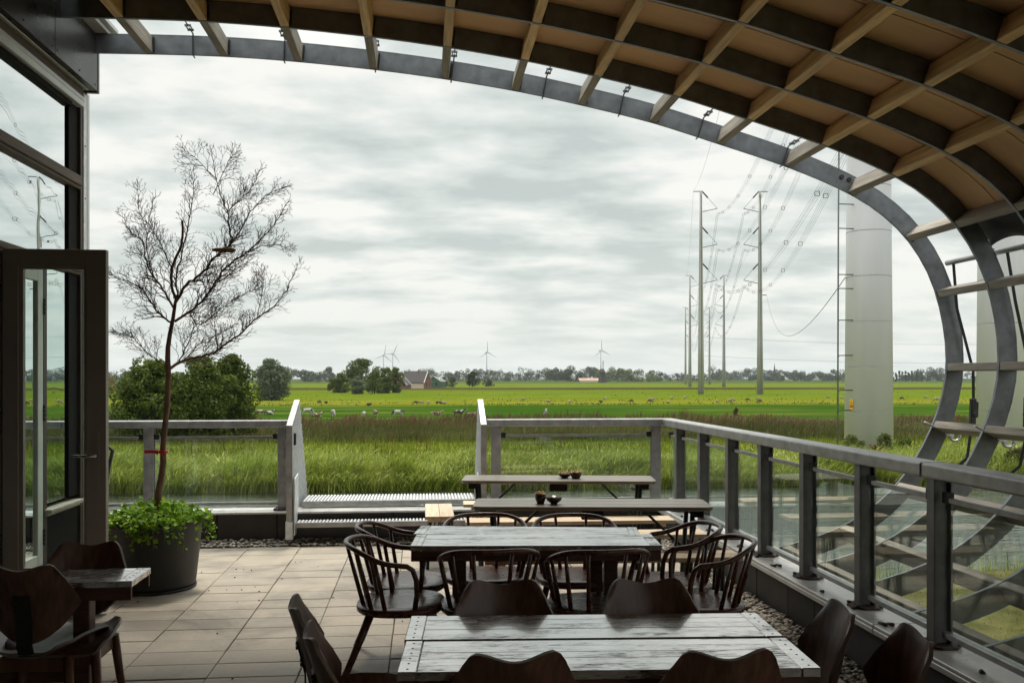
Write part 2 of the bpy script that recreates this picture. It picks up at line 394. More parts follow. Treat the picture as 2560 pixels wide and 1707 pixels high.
# ---------------------------------------------------------------- ground, water, terrace floor
GZ, WZ = -3.2, -3.4
def mat_meadow():
    m = MT('meadow_strips'); m.shift = False; c = m.n('ShaderNodeTexCoord'); sp = m.n('ShaderNodeSeparateXYZ'); m.l(c.outputs['Object'], sp.inputs[0])
    X, Y = sp.outputs[0], sp.outputs[1]
    big = m.noise(m.coord((.012, .05, 1)), 1.0, 4); sm = m.noise(m.coord((.12, .5, 1)), 1.0, 6, .65); fine = m.noise(m.coord((1.2, 3, 1)), 1.0, 5, .7)
    yy = m.math('ADD', Y, m.math('MULTIPLY', m.math('MULTIPLY', m.math('SUBTRACT', big, .5), Y), .05))
    yy = m.math('ADD', yy, m.math('MULTIPLY', X, .02))
    yy = m.math('ADD', yy, m.math('MULTIPLY', m.math('MULTIPLY', m.math('SUBTRACT', sm, .5), Y), .045))
    lg = m.math('DIVIDE', m.math('LOGARITHM', yy, 10.0), 4.0)
    def p(y): return math.log10(y)/4
    bands = [(40, (.06, .09, .010)), (63, (.13, .165, .014)), (75, (.07, .095, .011)), (97, (.033, .082, .007)), (163, (.033, .080, .007)),
             (166, (.125, .155, .009)), (180, (.18, .168, .020)), (203, (.115, .158, .009)), (260, (.10, .145, .009)), (372, (.092, .14, .010)),
             (384, (.050, .028, .015)), (452, (.052, .030, .015)), (466, (.11, .16, .014)), (800, (.10, .145, .016)), (900, (.05, .085, .016)), (1400, (.045, .07, .016)), (4000, (.04, .06, .02))]
    col = m.ramp(lg, [(p(y), c_) for y, c_ in bands])
    f = m.ramp(m.math('ADD', m.math('MULTIPLY', sm, .6), m.math('MULTIPLY', fine, .4)), [(.32, (.45,)*3), (.5, (.80,)*3), (.68, (1.15,)*3)])
    col = m.mix(1.0, col, f, 'MULTIPLY')
    yel = m.ramp(m.noise(m.coord((.03, .25, 1)), 1.0, 5, .6), [(.5, (0,)*3), (.68, (1,)*3)])
    col = m.mix(m.math('MULTIPLY', yel, .35), col, (.26, .25, .06))
    m.bsdf(col, 1.0, 0, m.bump(fine, .5, .2), spec=0.0)
    return m.m
MEADOW = mat_meadow()
mb = MB()
# one sheet: canal bank lip near, then flat to beyond the horizon
xs = [-6000, -600, -120, -60, -30, 0, 30, 60, 120, 600, 6000]
for i in range(len(xs)-1):
    x0, x1 = xs[i], xs[i+1]
    yl = [40.2, 41.6, 43.5, 100, 170, 400, 900, 2000, 6500]; zl = [WZ-.6, WZ+.06, GZ, GZ, GZ, GZ, GZ, GZ, GZ]
    for j in range(len(yl)-1):
        mb.add([(x0, yl[j], zl[j]), (x1, yl[j], zl[j]), (x1, yl[j+1], zl[j+1]), (x0, yl[j+1], zl[j+1])], [(0, 1, 2, 3)])
tag(mb.build('meadow_ground', MEADOW), 'flat green polder meadow in long strips reaching the horizon', kind='structure')

def mat_water():
    m = MT('canal_water_surface'); v = m.coord((1, 1, 1))
    a = m.noise(m.coord((.55, 1.5, 1)), 1.5, 5, .6); b = m.noise(m.coord((2.4, 5, 1)), 1.6, 3, .6)
    h = m.math('ADD', a, m.math('MULTIPLY', b, .35))
    bn = m.bump(h, 1.0, .085)
    df = m.n('ShaderNodeBsdfDiffuse'); df.inputs[0].default_value = (.022, .024, .014, 1)
    gl = m.n('ShaderNodeBsdfGlossy'); gl.inputs['Roughness'].default_value = .05; gl.inputs[0].default_value = (.93, .97, .97, 1); m.l(bn, gl.inputs['Normal'])
    dt = m.n('ShaderNodeVectorMath', operation='DOT_PRODUCT'); gg = m.n('ShaderNodeNewGeometry'); m.l(bn, dt.inputs[0]); m.l(gg.outputs['Incoming'], dt.inputs[1])
    fz = m.math('ADD', m.math('MULTIPLY', m.math('POWER', m.math('SUBTRACT', 1.0, m.math('ABSOLUTE', dt.outputs['Value'])), 2.6), .92), .06)
    mx = m.n('ShaderNodeMixShader'); m.l(fz, mx.inputs[0]); m.l(df.outputs[0], mx.inputs[1]); m.l(gl.outputs[0], mx.inputs[2]); m.l(mx.outputs[0], m.out.inputs[0])
    return m.m
mb = MB(); mb.add([(-400, -30, WZ), (400, -30, WZ), (400, 42.4, WZ), (-400, 42.4, WZ)], [(0, 1, 2, 3)])
tag(mb.build('canal_water', mat_water()), 'rippled grey canal water beyond the terrace railing', kind='structure')
mb = MB(); mb.add([(-6000, -6000, -4.2), (6000, -6000, -4.2), (6000, 40.3, -4.2), (-6000, 40.3, -4.2)], [(0, 1, 2, 3)])
tag(mb.build('canal_bed', mat('mud', (.03, .025, .018), .9)), 'dark mud under the canal', kind='structure')

def mat_lawn():
    m = MT('lawn_bank'); f = m.noise(m.coord((1,1,1)), 1.2, 6, .65); g = m.noise(m.coord((1,1,1)), 14, 5, .7)
    col = m.ramp(m.math('ADD', m.math('MULTIPLY', f, .5), m.math('MULTIPLY', g, .5)), [(.32, (.035, .036, .014)), (.5, (.085, .082, .028)), (.66, (.15, .135, .055))])
    m.bsdf(col, 1.0, 0, m.bump(g, .5, .03), spec=0.0); return m.m
# near bank on the right: shore runs diagonally
shore = [(4.5, 15.5), (6.5, 17.8), (8.6, 19.6), (11, 20.9), (14, 21.8), (18, 22.3), (26, 23.2), (40, 24.5), (70, 27)]
mb = MB(); V = []
for x, y in shore: V.append((x-.25, y+.6, WZ-.15))
for x, y in shore: V.append((x, y-.1, GZ+.02))
for x, y in shore: V.append((x+.6, y-1.2, GZ+.12))
for i, (x, y) in enumerate(shore): V.append((3.2+i*7.5, -20, GZ+.25))
n_ = len(shore)
mb.add(V, [(r*n_+i, r*n_+i+1, (r+1)*n_+i+1, (r+1)*n_+i) for r in range(3) for i in range(n_-1)], True)
tag(mb.build('grass_bank', mat_lawn()), 'short sunlit grass bank below the terrace on the near side of the water', kind='structure')

# terrace slab with 50 x 25 cm pavers
mb = MB(); mb.box(-2.92, 2.45, -4.2, 9.36, -.30, -.014)
floor = tag(mb.build('terrace_floor', JOINT), 'terrace floor of beige concrete pavers', kind='structure')
TX, TY = .497, .254
tile_me = {}
def tile_mesh(wd, dp):
    k = (round(wd, 3), round(dp, 3))
    if k not in tile_me:
        b = bmesh.new(); bmesh.ops.create_cube(b, size=1)
        bmesh.ops.scale(b, vec=(wd-.006, dp-.006, .03), verts=b.verts)
        ed = [e for e in b.edges if all(v.co.z > 0 for v in e.verts)]
        bmesh.ops.bevel(b, geom=ed, offset=.003, segments=1, affect='EDGES')
        me = bpy.data.meshes.new('paver'); b.to_mesh(me); b.free(); me.materials.append(PAVER); tile_me[k] = me
    return tile_me[k]
cnt = 0; rest = []
for j in range(-2, 21):            # rows counted towards the camera
    yc = 8.221+TY*2.5-TY*j
    for i in range(-5, 7):
        x0 = -.69+TX*i; x1 = x0+TX
        x0c, x1c = max(x0, -2.90), min(x1, 2.30)
        y0c, y1c = yc-TY/2, min(yc+TY/2, 9.12)
        if x1c-x0c < .05 or y1c-y0c < .05: continue
        o = bpy.data.objects.new('paver', tile_mesh(x1c-x0c, y1c-y0c)); COL.objects.link(o); o.parent = floor
        o.location = ((x0c+x1c)/2+random.uniform(-.0015, .0015), (y0c+y1c)/2+random.uniform(-.0015, .0015), -.015+random.uniform(-.0025, .0015))
        o.rotation_euler = (random.uniform(-.003, .003), random.uniform(-.002, .002), random.uniform(-.002, .002)); cnt += 1
mb = MB()
for j in range(21, 49):
    yc = 8.221+TY*2.5-TY*j
    for i in range(-5, 7):
        x0 = max(-.69+TX*i, -2.90); x1 = min(-.69+TX*(i+1), 2.30)
        if x1-x0 < .05: continue
        mb.box(x0+.003, x1-.003, yc-TY/2+.003, yc+TY/2-.003, -.03, 0)
o = mb.build('paver_field', PAVER, floor); o['kind'] = 'stuff'

# loose pebbles along the parapets
def pebbles(name, label, pts, mat_):
    b = bmesh.new(); bmesh.ops.create_icosphere(b, subdivisions=1, radius=1); b.verts.ensure_lookup_table()
    bv = np.array([v.co[:] for v in b.verts]); bf = np.array([[v.index for v in f.verts] for f in b.faces]); b.free()
    n = len(pts); V = np.zeros((n, len(bv), 3)); sc = rng.uniform(.009, .021, (n, 1, 1))*np.stack([rng.uniform(.8, 1.5, n), rng.uniform(.8, 1.3, n), rng.uniform(.55, .9, n)], 1)[:, None, :]
    an = rng.uniform(0, 6.28, n); c, s = np.cos(an), np.sin(an)
    V = bv[None]*sc; x = V[..., 0]*c[:, None]-V[..., 1]*s[:, None]; y = V[..., 0]*s[:, None]+V[..., 1]*c[:, None]
    V[..., 0], V[..., 1] = x, y; V += np.array(pts)[:, None, :]
    Fq = (bf[None]+(np.arange(n)*len(bv))[:, None, None]).reshape(-1, 3)
    o = link(name, np_mesh(name, V.reshape(-1, 3), Fq, mat_, True)); tag(o, label, kind='stuff'); return o
mm = MT('pebble_mix'); g_ = mm.n('ShaderNodeNewGeometry')
mm.bsdf(mm.ramp(g_.outputs['Random Per Island'], [(0, (.12, .10, .085)), (.4, (.26, .22, .18)), (.75, (.36, .32, .27)), (1, (.50, .47, .42))]), .6, spec=.4)
PEBBLE = mm.m
pts = []
for _ in range(2600):
    t = random.random(); pts.append((random.uniform(-2.85, 2.42), 9.12+.24*t, .004+.035*t*random.random()+.01*math.sin(17*t)))
for _ in range(3600):
    t = random.random(); pts.append((2.30+.15*t, random.uniform(1.5, 9.2), .004+.035*t*random.random()))
pebbles('pebbles', 'loose grey and brown pebbles along the foot of the parapets', pts, PEBBLE)
bits = [(random.gauss(-1.35, .5), random.gauss(7.9, .6), .004) for _ in range(22)]+[(random.uniform(-2, 1.5), random.uniform(5, 9), .004) for _ in range(12)]
mbb = MB()
for x, y, z in bits:
    r_ = random.uniform(.003, .007); a_ = random.random()*3
    mbb.bar((x-math.cos(a_)*r_, y-math.sin(a_)*r_, z), (x+math.cos(a_)*r_, y+math.sin(a_)*r_, z), r_*.9, .006)
tag(mbb.build('floor_litter', mat('litter', (.035, .028, .02), .9, var=.5)), 'dark crumbs of soil and leaf litter on the pavers', kind='stuff')

# ---------------------------------------------------------------- roof canopy: hull-shaped ribs, purlins, soffit
PROF = [(-2.82, 4.45), (-1.97, 4.463), (-1.26, 4.445), (-.43, 4.388), (.228, 4.32), (.895, 4.227), (1.451, 4.121), (2.096, 3.985), (2.669, 3.816), (3.333, 3.622), (3.964, 3.38),
        (4.36, 3.13), (4.62, 2.85), (4.80, 2.52), (4.905, 2.10), (4.925, 1.766), (4.886, 1.5), (4.786, 1.21), (4.622, .897), (4.438, .665), (4.305, .532), (4.053, .347), (3.74, .205), (3.37, .10), (3.0, .03), (2.82, .0)]
def catmull(P, per=5):
    out = []
    for i in range(len(P)-1):
        p0, p1, p2, p3 = P[max(i-1, 0)], P[i], P[i+1], P[min(i+2, len(P)-1)]
        for k in range(per):
            t = k/per
            out.append(tuple(.5*((2*p1[a])+(-p0[a]+p2[a])*t+(2*p0[a]-5*p1[a]+4*p2[a]-p3[a])*t*t+(-p0[a]+3*p1[a]-3*p2[a]+p3[a])*t**3) for a in range(2)))
    out.append(P[-1]); return out
HULL = catmull(PROF, 4)
# light smoothing
for _ in range(3):
    HULL = [HULL[0]]+[tuple((HULL[i-1][a]+2*HULL[i][a]+HULL[i+1][a])/4 for a in range(2)) for i in range(1, len(HULL)-1)]+[HULL[-1]]
HL = [0.0]
for i in range(1, len(HULL)): HL.append(HL[-1]+math.dist(HULL[i], HULL[i-1]))
def hull(s):
    """point, tangent, outward normal at arc length s"""
    s = min(max(s, 0), HL[-1]-1e-6)
    i = max(k for k in range(len(HL)-1) if HL[k] <= s)
    t = (s-HL[i])/(HL[i+1]-HL[i]); a, b = HULL[i], HULL[i+1]
    def tn(j):
        q0, q1 = HULL[max(j-1, 0)], HULL[min(j+1, len(HULL)-1)]; d = math.dist(q0, q1); return ((q1[0]-q0[0])/d, (q1[1]-q0[1])/d)
    ta, tb = tn(i), tn(i+1); tg = (ta[0]*(1-t)+tb[0]*t, ta[1]*(1-t)+tb[1]*t); m = math.hypot(*tg); tg = (tg[0]/m, tg[1]/m)
    return (a[0]*(1-t)+b[0]*t, a[1]*(1-t)+b[1]*t), tg, (-tg[1], tg[0])
def s_of(x, z):
    return min(((math.dist(hull(HL[-1]*k/600)[0], (x, z)), HL[-1]*k/600) for k in range(600)))[1]
RS, RY0, RN = .785, 8.2, 10
RIBD, RIBT = .165, .05
canopy = thing('roof_canopy', 'curved canopy of galvanised steel ribs, timber purlins and tan plywood over the terrace', 'canopy', (2.9, 4.0, 0))
SS = [HL[-1]*k/70 for k in range(71)]
rib_ys = [RY0-RS*k for k in range(RN)]
def sweep(mb, s_list, n0, n1, y0, y1, smooth=False):
    vs = []; m = len(s_list)
    for s in s_list:
        p, t, n = hull(s)
        for nn_, yy in ((n0, y0), (n1, y0), (n1, y1), (n0, y1)): vs.append((p[0]+n[0]*nn_, yy, p[1]+n[1]*nn_))
    fs = [(i*4+k, i*4+(k+1) % 4, i*4+4+(k+1) % 4, i*4+4+k) for i in range(m-1) for k in range(4)]
    mb.add(vs, fs+[(3, 2, 1, 0), tuple((m-1)*4+k for k in range(4))], smooth)
for k, y in enumerate(rib_ys):
    mb = MB()
    sweep(mb, SS, .008, RIBD-.008, y-.012, y+.0)             # web
    sweep(mb, SS, -.001, .009, y-.0135, y+.014)                # inner flange
    sweep(mb, SS, RIBD-.009, RIBD+.001, y-.0135, y+.014)       # outer flange
    mb.build('rib', GALV, canopy)
pur_pts = [(-2.354, 4.461), (-1.72, 4.46), (-1.092, 4.439), (-.447, 4.387), (.189, 4.322), (.816, 4.24), (1.431, 4.125), (2.096, 3.985), (2.731, 3.809), (3.375, 3.611), (3.99, 3.37), (4.53, 2.96), (4.821, 2.431), (4.925, 1.758), (4.803, 1.211), (4.433, .653), (3.90, .262), (3.35, .098), (2.98, .028)]
pur_s = [s_of(*p) for p in pur_pts]
pur_me = None; pur_grey = None
for j, s in enumerate(pur_s):
    p, t, n = hull(s); an = math.atan2(t[1], t[0])
    for k in range(RN-1):
        if pur_me is None:
            b = MB(); b.box(-.034, .034, -(RS-.031)/2, (RS-.031)/2, -.072, .072)
            pu = b.build('purlin', TIMBER, None, bevel=.004); pur_me = pu.data; pu.parent = canopy; OFF[pu.name] = OFF[canopy.name]
        else:
            pu = bpy.data.objects.new('purlin', pur_me); COL.objects.link(pu); pu.parent = canopy; OFF[pu.name] = OFF[canopy.name]
        if (j >= 11 or k == 0) and pu.data is pur_me:
            if pur_grey is None: pur_grey = pur_me.copy(); pur_grey.materials[0] = TIMBER_GREY
            pu.data = pur_grey
        c_ = .073
        pu.location = Vector((p[0]+n[0]*c_, rib_ys[k]-RS/2+.0, p[1]+n[1]*c_))-Vector(OFF[canopy.name])
        pu.rotation_euler = (random.uniform(-.004, .004), -an, random.uniform(-.004, .004))
# steel cleats holding the purlin ends against the outer rib
mb = MB()
for s in pur_s[:12]:
    p, t, n = hull(s+.045)
    for y in rib_ys[:4]:
        q0 = Vector((p[0]+n[0]*.02, y-.02, p[1]+n[1]*.02)); q1 = Vector((p[0]+n[0]*.14, y-.02, p[1]+n[1]*.14))
        mb.bar(q0, q1, .012, .02, up=(0, 1, 0))
mb.build('purlin_cleats', STEEL_DARK, canopy)['kind'] = 'stuff'
# plywood soffit strips, two to each bay, on the outside of the ribs
s_end = pur_s[11]+.02; s_sof = [.18+(s_end-.18)*k/44 for k in range(45)]
y_edge = rib_ys[1]+.055
strip = RS/2
for k in range(1, 15):
    for h in (0, 1):
        y1 = rib_ys[1]+.055-RS*(k-1)-strip*h if (k, h) == (1, 0) else rib_ys[1]-RS*(k-1)-strip*h
        y0 = rib_ys[1]-RS*(k-1)-strip*(h+1)
        mb = MB(); sweep(mb, s_sof, RIBD+.004, RIBD+.022, y0+.006, y1-.006)
        mb.build('soffit_board', PLY, canopy)
# black waterproof membrane above the boards, ending in scallops laced to a tube
mb = MB(); yb = rib_ys[1]-RS*14
sweep(mb, [.15+(s_end+.02-.15)*k/44 for k in range(45)], RIBD+.026, RIBD+.032, yb, y_edge+.05)
vs = []; NYs = 120; ys = [y_edge+.05-(y_edge+.05-1.5)*i/NYs for i in range(NYs+1)]
for i, y in enumerate(ys):
    ph = ((y_edge+.05-y) % .5)/.5
    ln = .31-.035*math.sin(PI*ph)**.8
    for k in range(7):
        s = s_end+ln*k/6; p, t, n = hull(s); off = RIBD+.029+.05*k/6+.012*math.sin(9*y+2*k)*k/6
        vs.append((p[0]+n[0]*off, y, p[1]+n[1]*off))
for i in range(NYs+1):
    for k in range(7):
        a_ = vs[i*7+k]; vs.append((a_[0]+.006, a_[1], a_[2]+.004))
M_ = (NYs+1)*7
fs = [(i*7+k, i*7+k+1, i*7+k+8, i*7+k+7) for i in range(NYs) for k in range(6)]
fs += [tuple(M_+q for q in f[::-1]) for f in fs]
fs += [(i*7+6, i*7+13, M_+i*7+13, M_+i*7+6) for i in range(NYs)] + [(i*7, M_+i*7, M_+i*7+7, i*7+7) for i in range(NYs)]
fs += [(k, M_+k, M_+k+1, k+1) for k in range(6)] + [(NYs*7+k, NYs*7+k+1, M_+NYs*7+k+1, M_+NYs*7+k) for k in range(6)]
mb.add(vs, fs, True)
mb.build('membrane', BLACKTARP, canopy)
p, t, n = hull(s_end+.36); PIPE = (p[0]+n[0]*(RIBD+.06), p[1]+n[1]*(RIBD+.06))
mb = MB(); mb.tube([(PIPE[0], 8.22, PIPE[1]), (PIPE[0], 1.2, PIPE[1])], .026, 12)
mb.build('edge_tube', GALV_RAIL, canopy)
mb = MB()
for i in range(12):
    y = y_edge+.05-.5*i
    if y < 1.5: break
    c = Vector((PIPE[0], y, PIPE[1]))
    mb.tube([c+Vector((.034*math.cos(a), 0, .034*math.sin(a))) for a in [2*PI*k/12 for k in range(13)]], .006, 5, cap=False)
mb.build('lacing', STEEL_DARK, canopy)['kind'] = 'stuff'
# tension rods from the membrane edge over the outer rib
for u, v in [(447, 127), (653, 139), (865, 160), (1038, 184), (1247, 222), (1422, 263), (1603, 315), (1795, 379)]:
    q = at_y(u, v, RY0); s = s_of(q.x, q.z); p, t, n = hull(s); yb_ = RY0-.03
    A = Vector((p[0]-n[0]*.012, yb_, p[1]-n[1]*.012)); B = Vector((p[0]+n[0]*(RIBD+.01), yb_, p[1]+n[1]*(RIBD+.01)))
    C = Vector((p[0]+n[0]*(RIBD+.06), yb_-.06, p[1]+n[1]*(RIBD+.06))); Dp = Vector((p[0]+n[0]*(RIBD+.03), y_edge+.02, p[1]+n[1]*(RIBD+.03)))
    E = B.lerp(Dp, .12); Fp = B.lerp(Dp, .26)
    m1 = MB(); m1.tube([A+Vector((0, .06, 0)), A, B, E], .007, 6)
    rod = m1.build('tension_rod', GALV, canopy)
    m2 = MB(); m2.bar(E+Vector((.018, 0, 0)), Fp+Vector((.018, 0, 0)), .008, .012); m2.bar(E-Vector((.018, 0, 0)), Fp-Vector((.018, 0, 0)), .008, .012)
    m2.bar(E-Vector((.026, 0, 0)), E+Vector((.026, 0, 0)), .016, .016); m2.bar(Fp-Vector((.026, 0, 0)), Fp+Vector((.026, 0, 0)), .016, .016)
    m2.tube([E, E.lerp(Fp, .4)], .006, 6); m2.tube([Fp, Dp], .006, 6)
    m2.build('turnbuckle', GALV, rod)
# two black bolts on the outer rib
for u, v in ((1933, 407), (1950, 413)):
    mb = MB(); q = at_y(u, v, RY0-.014); mb.tube([q, q+Vector((0, -.016, 0))], .022, 6); mb.build('bolt', STEEL_DARK, canopy)

# ratchet straps hanging from the edge tube, outside the ribs
def strap(pts, label, box_at, name='ratchet_strap'):
    t = thing(name, label, 'strap', pts[0], 'tension straps hanging outside the canopy ribs')
    mb = MB()
    for a, b in zip(pts[:-1], pts[1:]): mb.bar(a, b, .028, .004, up=(0, 1, 0))
    mb.build('webbing', BLACKTARP, t)
    c = Vector(box_at); mb = MB()
    mb.bar(c+Vector((0, 0, .13)), c+Vector((-.008, 0, -.13)), .05, .045, up=(0, 1, 0)); mb.bar(c+Vector((.035, 0, .10)), c+Vector((.03, 0, -.05)), .03, .03, up=(0, 1, 0))
    mb.tube([c+Vector((0, -.035, -.02)), c+Vector((0, .035, -.02))], .026, 10)
    mb.build('ratchet', STEEL_DARK, t, bevel=.006)
    return t
strap([(PIPE[0], 8.12, PIPE[1]), (4.98, 8.12, 2.3), (5.14, 8.12, 1.72), (5.145, 8.12, 1.34), (5.08, 8.12, .9), (4.86, 8.12, .72)], 'thin black strap with a ratchet behind the outermost rib', (5.14, 8.12, 1.33))
strap([(PIPE[0], 7.33, PIPE[1]), (5.02, 7.33, 2.3), (5.15, 7.33, 1.72), (5.15, 7.33, 1.3), (5.06, 7.33, .9), (4.86, 7.33, .75)], 'broad black strap with a ratchet behind the second rib', (5.13, 7.33, 1.36))
t = strap([(PIPE[0], 7.1, PIPE[1]), (5.15, 7.1, 1.8), (5.15, 7.1, 1.1)], 'tangled black strap hanging low beside the second rib at the picture edge', (5.17, 7.18, 1.1))
# bright shackles pinned under a low purlin
def shackle(y, label):
    p, t, n = hull(pur_s[14]+.04)
    th = thing('shackle', label, 'shackle', (p[0], y, p[1]), 'steel shackles under the low purlin')
    c = Vector((p[0], y, p[1]))
    mb = MB(); mb.tube([c+Vector((-.10, -.02, .06)), c+Vector((.06, -.02, -.015)), c+Vector((.12, -.02, -.045))], .008, 7); mb.build('strap_rod', CHROME, th)
    mb = MB(); d = c+Vector((.19, -.04, -.075))
    mb.tube([d+Vector((.05*math.cos(a), 0, .042*math.sin(a))) for a in [2*PI*k/16 for k in range(17)]], .013, 8, cap=False); mb.bar(d+Vector((-.1, 0, .035)), d+Vector((-.02, 0, .0)), .035, .03)
    mb.build('ring', CHROME, th)
shackle(8.16, 'bright steel ring shackle under the low purlin at the outermost rib')
shackle(7.375, 'bright steel ring shackle under the low purlin at the second rib')

# ---------------------------------------------------------------- glazed building on the left
FX = -2.92
bld = thing('glazed_pavilion', 'dark timber and glass pavilion facade with sky reflected in its windows', 'building', (FX, 7.5, 0))
mb = MB(); mb.box(-7.5, FX-.16, -4.2, 8.30, 0, 4.75); mb.box(-7.5, 2.6, -4.6, -4.2, 0, 4.75); mb.build('core_and_light_block', PAINT_BLACK, bld)  # second box is an unseen rear wall added to block light from behind
mb = MB(); mb.box(FX-.16, FX+.02, 1, 8.30, -.02, .20); mb.build('plinth', CONC_DARK, bld)
# corner post with metal cover strip
mb = MB(); mb.box(FX-.14, FX+.012, 8.13, 8.29, .2, 4.12); cp = mb.build('corner_post', WOOD_DARK, bld, bevel=.004)
mb = MB(); mb.box(FX+.012, FX+.018, 8.185, 8.255, .24, 4.10); st = mb.build('cover_strip', GALV_PALE, cp)
mb = MB()
for z in [.5+.45*k for k in range(9)]: mb.tube([(FX+.018, 8.22, z), (FX+.022, 8.22, z)], .007, 6)
mb.build('screw', STEEL_DARK, cp)['kind'] = 'stuff'
mb = MB(); mb.box(FX-.16, FX-.005, 8.30, 8.39, 0, 4.14); mb.build('corner_edge', ALU, bld, bevel=.003)
mb = MB(); mb.box(FX-.10, FX-.012, 7.93, 8.13, .66, 4.06); mb.build('window_frame', PAINT_BLACK, bld, bevel=.004)
# transoms
def transom(z0, z1, m_, y0=1.0, y1=8.13, out=.03):
    mb = MB(); mb.box(FX-.12, FX+out, y0, y1, z0, z1); mb.box(FX-.12, FX+out*.5, y0, y1, z0-.028, z0-.0005); mb.build('transom', m_, bld, bevel=.006)
transom(3.285, 3.365, WOOD_WEATH); transom(2.555, 2.60, WOOD_WEATH)
mb = MB(); mb.box(FX-.08, FX+.045, 1.0, 8.12, 3.955, 4.045); mb.box(FX-.08, FX+.05, 1.0, 8.125, 4.003, 4.012); mb.build('blind_box', ALU, bld, bevel=.005)
mb = MB(); mb.box(FX-.1, FX+.03, 1.0, 8.14, 4.05, 4.12); mb.build('head_rail', WOOD_WEATH, bld, bevel=.006)
mb = MB(); mb.box(FX-.1, FX+.008, 1.0, 7.95, 3.915, 3.953); mb.build('window_bead', PAINT_BLACK, bld)
def pane(y0, y1, z0, z1, x=FX-.03):
    mb = MB(); mb.box(x-.012, x, y0, y1, z0, z1); return mb.build('window_pane', MIRROR, bld)
pane(1.0, 7.945, 3.367, 3.915); pane(1.0, 7.945, 2.602, 3.256)
pane(7.47, 7.94, .66, 2.55)
mb = MB(); mb.box(FX-.06, FX-.004, 7.40, 7.47, .20, 2.55); mb.build('window_stile', WOOD_DARK, bld, bevel=.003)
mb = MB(); mb.box(FX-.1, FX+.05, 7.42, 8.10, .60, .628); mb.box(FX-.1, FX+.02, 7.42, 8.10, .575, .598); mb.build('window_sill', mat('bleached_sill', (.36, .33, .28), .7, 0, .25, 5, (8, 1, 8), bump=.2), bld, bevel=.004)
mb = MB(); mb.box(FX-.08, FX-.01, 7.42, 8.12, .20, .572); mb.build('apron_panel', PAINT_BLACK, bld)
# narrow closed leaf with pale frame
leaf = MB()
y0, y1, z0, z1 = 6.78, 7.385, .06, 2.50
leaf.box(FX-.05, FX+.0, y0, y0+.095, z0, z1); leaf.box(FX-.05, FX+.0, y1-.095, y1, z0, z1); leaf.box(FX-.05, FX+.0, y0+.0952, y1-.0952, z0, z0+.24); leaf.box(FX-.05, FX+.0, y0+.0952, y1-.0952, z1-.11, z1)
lf = leaf.build('door_leaf', PAINT_PALE, bld, bevel=.004)
mb = MB(); mb.box(FX-.03, FX-.02, y0+.09, y1-.09, z0+.235, z1-.105); mb.build('pane', MIRROR, lf)
for z in (.42, 1.38, 2.2):
    mb = MB()
    for q in range(4): mb.tube([(FX+.004, 7.393, z-.06+.032*q), (FX+.004, 7.393, z-.032+.032*q)], .012, 8)
    mb.build('hinge', STEEL_DARK, lf)
mb = MB(); mb.box(FX-.08, FX+.015, 6.66, 6.76, 0, 2.55); mb.build('door_jamb', PAINT_TAUPE, bld, bevel=.004)
# door leaf standing open into the terrace
DX0, DX1, DY = FX+.03, -2.20, 6.65
mb = MB(); dz0, dz1 = .02, 2.545
mb.box(DX0, DX0+.105, DY-.025, DY+.03, dz0, dz1); mb.box(DX1-.135, DX1, DY-.025, DY+.03, dz0, dz1)
mb.box(DX0+.1052, DX1-.1352, DY-.025, DY+.03, dz1-.125, dz1); mb.box(DX0+.1052, DX1-.1352, DY-.025, DY+.03, dz0, dz0+.30)
door = mb.build('door', PAINT_TAUPE, bld, bevel=.003)
mb = MB(); a0, a1, b0, b1 = DX0+.105, DX1-.135, dz0+.30, dz1-.125
for q in ((a0, a0+.03, b0, b1), (a1-.016, a1, b0, b1), (a0+.0302, a1-.0162, b1-.014, b1), (a0+.0302, a1-.0162, b0, b0+.014)): mb.box(q[0], q[1], DY-.018, DY+.02, q[2], q[3])
mb.build('glazing_bead', PAINT_TAUPE, door)
mb = MB(); mb.box(a0+.012, a1-.008, DY-.004, DY+.006, b0+.006, b1-.006); mb.build('pane', DOORGLASS, door)
hz_ = 1.11
mb = MB(); mb.box(DX1-.078, DX1-.045, DY-.031, DY-.0255, .86, 1.27); mb.build('handle_plate', PAINT_TAUPE, door)
mb = MB(); mb.tube([(DX1-.06, DY-.03, hz_), (DX1-.06, DY-.075, hz_), (DX1-.09, DY-.078, hz_), (DX1-.20, DY-.078, hz_+.002)], .0095, 10); mb.build('handle', CHROME, door)
for z in (.5, 1.35, 2.25):
    mb = MB()
    for q in range(5): mb.tube([(DX0-.012, DY-.03, z-.07+.03*q), (DX0-.012, DY-.03, z-.045+.03*q)], .012, 8)
    mb.build('hinge', STEEL_DARK, door)
# fascia sheets above
for (ya, yb) in ((6.25, 7.30), (7.306, 8.215), (5.2, 6.244), (1.0, 5.194)):
    mb = MB(); mb.box(-2.86, -2.80, ya, yb, 4.125, 4.615); fp = mb.build('fascia_panel', FASCIA, bld, bevel=.003)
    mb = MB()
    for yy in (ya+.04, ya+.5, yb-.05):
        for zz in (4.17, 4.56): mb.tube([(-2.80, yy, zz), (-2.796, yy, zz)], .008, 6)
    mb.build('rivets', STEEL_DARK, fp)['kind'] = 'stuff'
mb = MB(); mb.box(-2.92, -2.797, 8.217, 8.262, 4.115, 4.62); mb.build('fascia_corner', FASCIA, bld, bevel=.003)
mb = MB(); mb.box(-2.95, -2.862, 1.0, 8.2, 4.125, 4.60); mb.box(-3.3, -2.70, 7.6, 8.30, 4.62, 4.66); mb.box(-3.3, -2.66, 7.6, 8.33, 4.662, 4.70); mb.build('gutter', ALU, bld, bevel=.004)
mb = MB(); mb.box(-7.5, -2.7, -4.6, 7.6, 4.72, 4.86); mb.build('roof', PAINT_BLACK, bld)

